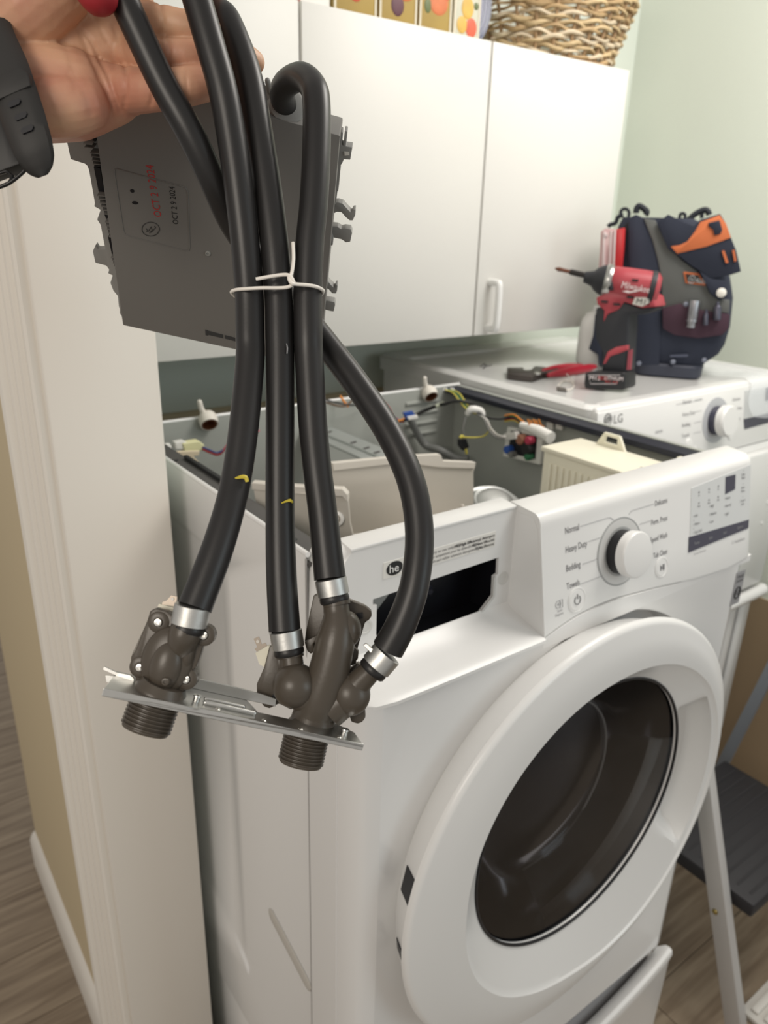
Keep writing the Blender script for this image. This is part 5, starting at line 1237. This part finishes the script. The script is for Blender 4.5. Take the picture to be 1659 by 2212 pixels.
dpoly([(640, 1180), (668, 1170), (655, 1330), (625, 1330)], DYY + .0065, .004, mat('grip_red', (0.28, 0.05, 0.07), 0.5), 'side_stripe', grip, 0)
dpoly([(475, 640), (520, 640), (520, 715), (475, 712)], DYY - .002, .010, TB, 'vent_block', head)
for (x, y) in ((690, 632), (650, 765), (450, 800), (545, 820)):
    dpoly([(x - 22, y - 10), (x + 24, y - 6), (x + 22, y + 10), (x - 24, y + 6)], DYY + .001 if y > 700 else DYY - .003, .005, BLACK, 'vent_slot', head, 0)
dpoly([(690, 765), (805, 765), (800, 810), (745, 838), (668, 820)], DYY + .002, .006, mat('badge_white', (0.62, 0.60, 0.56), 0.5), 'voltage_badge', head, .0006)
text('badge_lettering', 'M12', dp_at(*zt(695, 812), DYY + .0012), DA + Vector((0, 0, -.12)), ZA, .014, INKK, head, sx=1.1)
text('tool_lettering', 'Milwaukee', dp_at(*zt(580, 690), DYY - .0045), DA + Vector((0, 0, -.14)), DA * .25 + ZA, .017, mat('letter_white', (0.8, 0.72, 0.72), 0.5), head, sx=.72)
dpoly([(590, 718), (650, 710), (630, 722), (755, 705), (700, 722), (640, 732)], DYY - .0042, .001, MATS['letter_white'], 'lightning_mark', head, 0)
bat = dpoly([(303, 1352), (420, 1342), (600, 1350), (612, 1365), (612, 1470), (592, 1490), (302, 1478), (292, 1440)], DYY - .006, .046, BLACK, 'battery', dl, .004)
ol = bmesh.new(); add_tube(ol, [dp_at(*zt(x, y), DYY - .0065) for x, y in [(325, 1372), (575, 1372), (545, 1440), (345, 1440)]], .0008, sides=5, closed=True)
obj('battery_outline', ol, mat('battery_silver', (0.45, 0.42, 0.42), 0.4), bat)
text('battery_lettering', 'M12', dp_at(*zt(333, 1406), DYY - .007), DA, ZA, .011, MATS['letter_white'], bat, sx=1.1)
text('battery_lettering', 'RED', dp_at(*zt(400, 1406), DYY - .007), DA, ZA, .011, REDINK, bat, sx=.9); text('battery_lettering', 'LITHIUM', dp_at(*zt(452, 1406), DYY - .007), DA, ZA, .011, MATS['letter_white'], bat, sx=.85)
text('battery_lettering', 'XC 4.0', dp_at(*zt(455, 1432), DYY - .007), DA, ZA, .0085, REDINK, bat)

# red pliers lying on the lid
pz = TZ + .001
pli = thing('pliers', 'red-handled pliers with dark jaws lying on the dryer top', 'pliers', at_z(1165, 808, pz))
def tpoly(lst, h, m, name, par, bev=.001): return obj(name, prism([at_z(1050 + x / 2.724, 400 + y / 2.724, pz) for x, y in lst], (0, 0, h), bev), m, par, 40)
JAW = mat('jaw_metal', (0.075, 0.065, 0.06), 0.4, 0.7)
tpoly([(122, 1105), (215, 1105), (225, 1120), (260, 1118), (285, 1095), (345, 1100), (370, 1115), (420, 1105), (425, 1125), (330, 1140), (270, 1160), (180, 1150), (125, 1142)], .012, JAW, 'jaws', pli)
obj('pivot', lathe(at_z(1050 + 300 / 2.724, 400 + 1112 / 2.724, pz + .012), (0, 0, 1), [(.008, 0), (.008, .003), (.005, .004), (0, .004)], 20), STEEL, pli, 40)
obj('handle', tube([at_z(1050 + x / 2.724, 400 + y / 2.724, pz + .010) for x, y in [(335, 1095), (400, 1080), (480, 1072), (560, 1070)]], [.005, .008, .009, .007], sides=12, sm=4, round_cap=True), mat('handle_red', (0.33, 0.015, 0.03), 0.4), pli, 60)
obj('handle', tube([at_z(1050 + x / 2.724, 400 + y / 2.724, pz + .010) for x, y in [(370, 1118), (440, 1105), (520, 1090), (600, 1076), (640, 1068)]], [.005, .009, .010, .009, .005], sides=12, sm=4, round_cap=True), MATS['handle_red'], pli, 60)
# cut ties
tt = thing('cut_cable_tie', 'small cut white cable tie with a dark buckle in front of the pliers', 'cable tie', at_z(1215, 840, TZ))
obj('tie_loop', tube([at_z(u, v, TZ + .002) for u, v in [(1204, 836), (1216, 824), (1232, 824), (1240, 834), (1230, 842), (1214, 840)]], .0014, sides=8, sm=4), WIREW, tt, 60)
obj('tie_tail', tube([at_z(1224, 808, TZ + .02), at_z(1232, 816, TZ + .010), at_z(1240, 826, TZ + .002)], .0010, sides=6, sm=3), WIREW, tt, 60)
obj('tie_buckle', prism([at_z(u, v, TZ) for u, v in [(1203, 838), (1222, 842), (1224, 848), (1204, 845)]], (0, 0, .004), .0006), mat('buckle_dark', (0.10, 0.09, 0.08), 0.4), tt)
tw = thing('wire_scrap', 'tiny grey bent wire scrap on the dryer top behind the pliers', 'wire', at_z(1048, 790, TZ))
obj('scrap_wire', tube([at_z(u, v, TZ + .002) for u, v in [(1038, 792), (1046, 786), (1052, 790), (1062, 788)]], .0014, sides=6, sm=3), mat('scrap_grey', (0.12, 0.12, 0.12), 0.5), tw)
obj('scrap_tip', tube([at_z(1044, 795, TZ + .002), at_z(1050, 791, TZ + .003)], .0016, sides=6), MATS['scrap_grey'], tw)

# clear plastic sheet draped over the dryer front beside the bag
film = bmesh.new(); rows = []
random.seed(3)
prof_ = [(.52, TZ + .004), (.46, TZ + .005), (.40, TZ + .004), (.365, TZ + .008), (.332, DZ + .004), (.315, DZ - .004), (.310, DZ - .030), (.304, DZ - .052), (.300, DZ - .072)]
for i in range(17):
    t = i / 16; row = []
    for j, (y, z) in enumerate(prof_):
        x = 1.215 + .18 * t + .010 * math.sin(j * 1.7)
        k = .004 * math.sin(i * 1.9 + j * 1.3) * random.uniform(.3, 1)
        drop = -.012 * math.sin(t * 3.1) if j == 8 else 0
        row.append(film.verts.new((x, y - abs(k) * (j > 4), z + abs(k) * (j <= 4) + drop)))
    rows.append(row)
for A_, B_ in zip(rows, rows[1:]):
    for k in range(len(prof_) - 1): film.faces.new((A_[k], A_[k + 1], B_[k + 1], B_[k]))
fo = tag(obj('plastic_sheet', film, FILM, None, 50), 'crumpled clear plastic sheet draped over the dryer front edge at the right', 'plastic sheet')

# ================================================================ ON THE CABINET
# woven basket
bk_ = thing('wicker_basket', 'round wicker basket on top of the cabinet', 'basket', (1.115, .86, CZ1))
WK = [mat('willow_' + k, c, 0.6, var=.25, vscale=30) for k, c in dict(a=(.42, .29, .15), b=(.52, .39, .22), c=(.33, .21, .11), d=(.60, .50, .36)).items()]
bcx, bcy = 1.085, .865
def brad(z):
    t = (z - CZ1) / .22
    return .155 + .045 * min(1, t * 1.6) + .015 * t
for k in range(26):
    a = 2 * math.pi * k / 26
    obj('stake', tube([Vector((bcx + brad(CZ1 + h) * math.cos(a) * 1.0, bcy + brad(CZ1 + h) * .80 * math.sin(a), CZ1 + h)) for h in (0, .06, .12, .18, .24)], .0035, sides=6), WK[2], bk_, 60)
rng = random.Random(5)
for j in range(30):
    z = CZ1 + .005 + j * .0080
    n = 104; P = []; off = rng.uniform(0, 6)
    for k in range(n):
        a = 2 * math.pi * k / n
        w = .0065 * math.cos(13 * a + math.pi * (j % 2)) 
        r = brad(z) + w
        P.append(Vector((bcx + r * math.cos(a), bcy + r * .80 * math.sin(a), z + .0030 * math.sin(9 * a + off) + .0022 * math.sin(17 * a + off * 2))))
    bm = bmesh.new(); add_tube(bm, P, [.0037 + .0010 * math.sin(k * .4 + off) for k in range(n)], sides=6, closed=True)
    obj('weave_strand', bm, WK[rng.choice((0, 1, 1, 3, 0))], bk_, 60)
obj('basket_base', lathe((bcx, bcy, CZ1 + .001), (0, 0, 1), [(.148, 0), (.148, .006), (0, .006)], 40), WK[2], bk_)
# the base disc is oval like the basket
ob_ = bk_.children[-1]
for v in ob_.data.vertices: v.co.y = (bcy - bk_.location.y) + (v.co.y - (bcy - bk_.location.y)) * .8
# decorated tins in a row along the cabinet's front edge
def tin(x0, x1, z1, label, m, fruits, y0=.725):
    t = thing('fruit_tin', label, 'tin', ((x0 + x1) / 2, y0 + .05, CZ1), 'fruit tins on the cabinet')
    obj('tin_body', boxbm((x0, y0, CZ1), (x1, y0 + .085, z1), .003), m, t, 40)
    obj('tin_lid', boxbm((x0 + .001, y0 + .001, z1), (x1 - .001, y0 + .084, z1 + .012), .003), m, t, 40)
    for (fx, fz, rx, rz, c) in fruits:
        bm = bmesh.new(); add_ball(bm, (fx, y0, fz), 1, (rx, .0015, rz), None, 3)
        obj('fruit_print', bm, c, t, 60)
    for xx in (x0 + .0005, x1 - .0045):
        obj('pale_border', boxbm((xx, y0 - .0008, CZ1 + .001), (xx + .004, y0 + .001, z1), 0), mat('border_pale', (0.62, 0.57, 0.45), 0.5), t)
PLUM = mat('print_plum', (0.10, 0.035, 0.05), 0.5, var=.3, vscale=40); PEACH = mat('print_peach', (0.55, 0.16, 0.06), 0.5, var=.35, vscale=40); LEAF = mat('print_leaf', (0.12, 0.15, 0.06), 0.5); PEAR = mat('print_pear', (0.60, 0.38, 0.08), 0.5, var=.3, vscale=40); APPLE = mat('print_apple', (0.55, 0.10, 0.05), 0.5, var=.4, vscale=40)
Zt = CZ1
tin(.432, .519, Zt + .13, 'gold tin printed with red berries, leftmost on the cabinet', GOLD, [(.475, Zt + .032, .013, .011, APPLE), (.490, Zt + .045, .010, .012, LEAF)])
tin(.524, .606, Zt + .13, 'gold tin printed with a dark plum, on the cabinet', GOLD, [(.563, Zt + .030, .014, .017, PLUM), (.578, Zt + .050, .020, .012, PEACH), (.556, Zt + .058, .010, .008, LEAF)])
tin(.611, .686, Zt + .13, 'gold tin printed with an orange peach, on the cabinet', GOLD, [(.655, Zt + .048, .022, .020, PEACH), (.630, Zt + .040, .008, .012, LEAF), (.662, Zt + .062, .018, .014, APPLE)])
tin(.691, .756, Zt + .13, 'pale tin printed with yellow pears and an apple, rightmost beside the blue plate', PALEG, [(.712, Zt + .022, .013, .014, PEAR), (.735, Zt + .020, .014, .016, APPLE), (.724, Zt + .050, .015, .018, PEAR), (.745, Zt + .056, .006, .006, LEAF)])
pn = thing('picture_card', 'small white card standing left of the fruit tins', 'card', (.405, .74, CZ1))
obj('card', boxbm((.370, .730, CZ1), (.428, .736, CZ1 + .11), .001), mat('card_white', (0.75, 0.73, 0.70), 0.5), pn)
obj('card_edge', boxbm((.366, .728, CZ1), (.371, .738, CZ1 + .11), .001), mat('card_red', (0.30, 0.10, 0.08), 0.5), pn)
# blue plate on edge behind the pale tin
bp2 = thing('blue_plate', 'dark blue plate with pale rings standing behind the pale fruit tin', 'plate', (.79, .83, CZ1))
pc = Vector((.776, .832, CZ1 + .103)); pax = Vector((0.10, -1, .12)).normalized()
obj('plate_disc', lathe(pc, pax, [(0, .0), (.055, .0), (.066, .004), (.100, .012), (.102, .013), (.100, .009), (.064, -.001), (.05, -.005), (0, -.005)], 64), mat('plate_blue', (0.018, 0.028, 0.10), 0.2), bp2, 40)
px_, py_, _ = basis(pax)
for r, h in ((.094, .0112), (.086, .0092), (.100, .0127)):
    obj('plate_ring', tube([pc + pax * (h + .0003) + (px_ * math.cos(a) + py_ * math.sin(a)) * r for a in [2 * math.pi * k / 72 for k in range(72)]], .0007, sides=5, closed=True), mat('ring_pale', (0.42, 0.45, 0.52), 0.3), bp2, 60)

# ================================================================ STEP STOOL
SX0, SX1 = .893, 1.305
stl = thing('step_stool', 'grey metal folding step stool with a black tread in front of the dryer', 'step stool', (1.1, .08, 0))
TUBEM = mat('stool_grey', (0.47, 0.46, 0.45), 0.4, 0.2); TREAD = mat('tread_black', (0.020, 0.019, 0.022), 0.6, bump=.3, bscale=120); LEGB = mat('stool_bluegrey', (0.25, 0.27, 0.30), 0.4, 0.2)
tr = obj('tread', boxbm((.922, -.058, .318), (1.285, .222, .352), .006), TREAD, stl, 40)
for k in range(9):
    obj('tread_ridge', boxbm((.945, -.040 + .028 * k, .3515), (1.27, -.034 + .028 * k, .3530), .0005), TREAD, tr)
def rail_(p, q, w, d, m, name):
    p = Vector(p); q = Vector(q); ax = (q - p).normalized(); x = Vector((1, 0, 0)); y = ax.cross(x).normalized()
    bm = bmesh.new()
    add_prism(bm, [p + x * a + y * b for a, b in ((-w, -d), (w, -d), (w, d), (-w, d))], q - p, .003)
    bmesh.ops.recalc_face_normals(bm, faces=bm.faces)
    return obj(name, bm, m, stl, 40)
for x in (SX0, SX1):
    rail_((x, -.112, .02), (x, .098, .640), .012, .0190, TUBEM, 'front_leg')
    obj('rubber_foot', boxbm((x - .011, -.132, 0), (x + .011, -.098, .03), .003), BLACK, stl, 40)
    obj('pivot_bolt', lathe((x - (.012 if x < 1 else -.012), -.006, .316), (-1 if x < 1 else 1, 0, 0), [(.006, 0), (.006, .002), (.004, .004), (0, .0045)], 16), mat('brass', (0.35, 0.27, 0.10), 0.3, 0.9), stl, 40)
rail_((1.312, .292, .02), (1.312, .104, 1.02), .006, .0135, LEGB, 'rear_leg')
obj('rubber_foot', boxbm((1.300, .280, 0), (1.324, .306, .03), .003), BLACK, stl, 40)
# ribbed white panel on the floor
rp = thing('ribbed_panel', 'white ribbed panel on the floor under the step stool', 'panel', (1.2, -.16, 0))
obj('panel_base', boxbm((.985, -.36, .001), (1.275, -.062, .014), .003), mat('panel_white', (0.62, 0.60, 0.56), 0.5), rp, 40)
for k in range(10):
    obj('rib', boxbm((1.0, -.350 + .0285 * k, .014), (1.265, -.334 + .0285 * k, .022), .002), MATS['panel_white'], rp, 40)
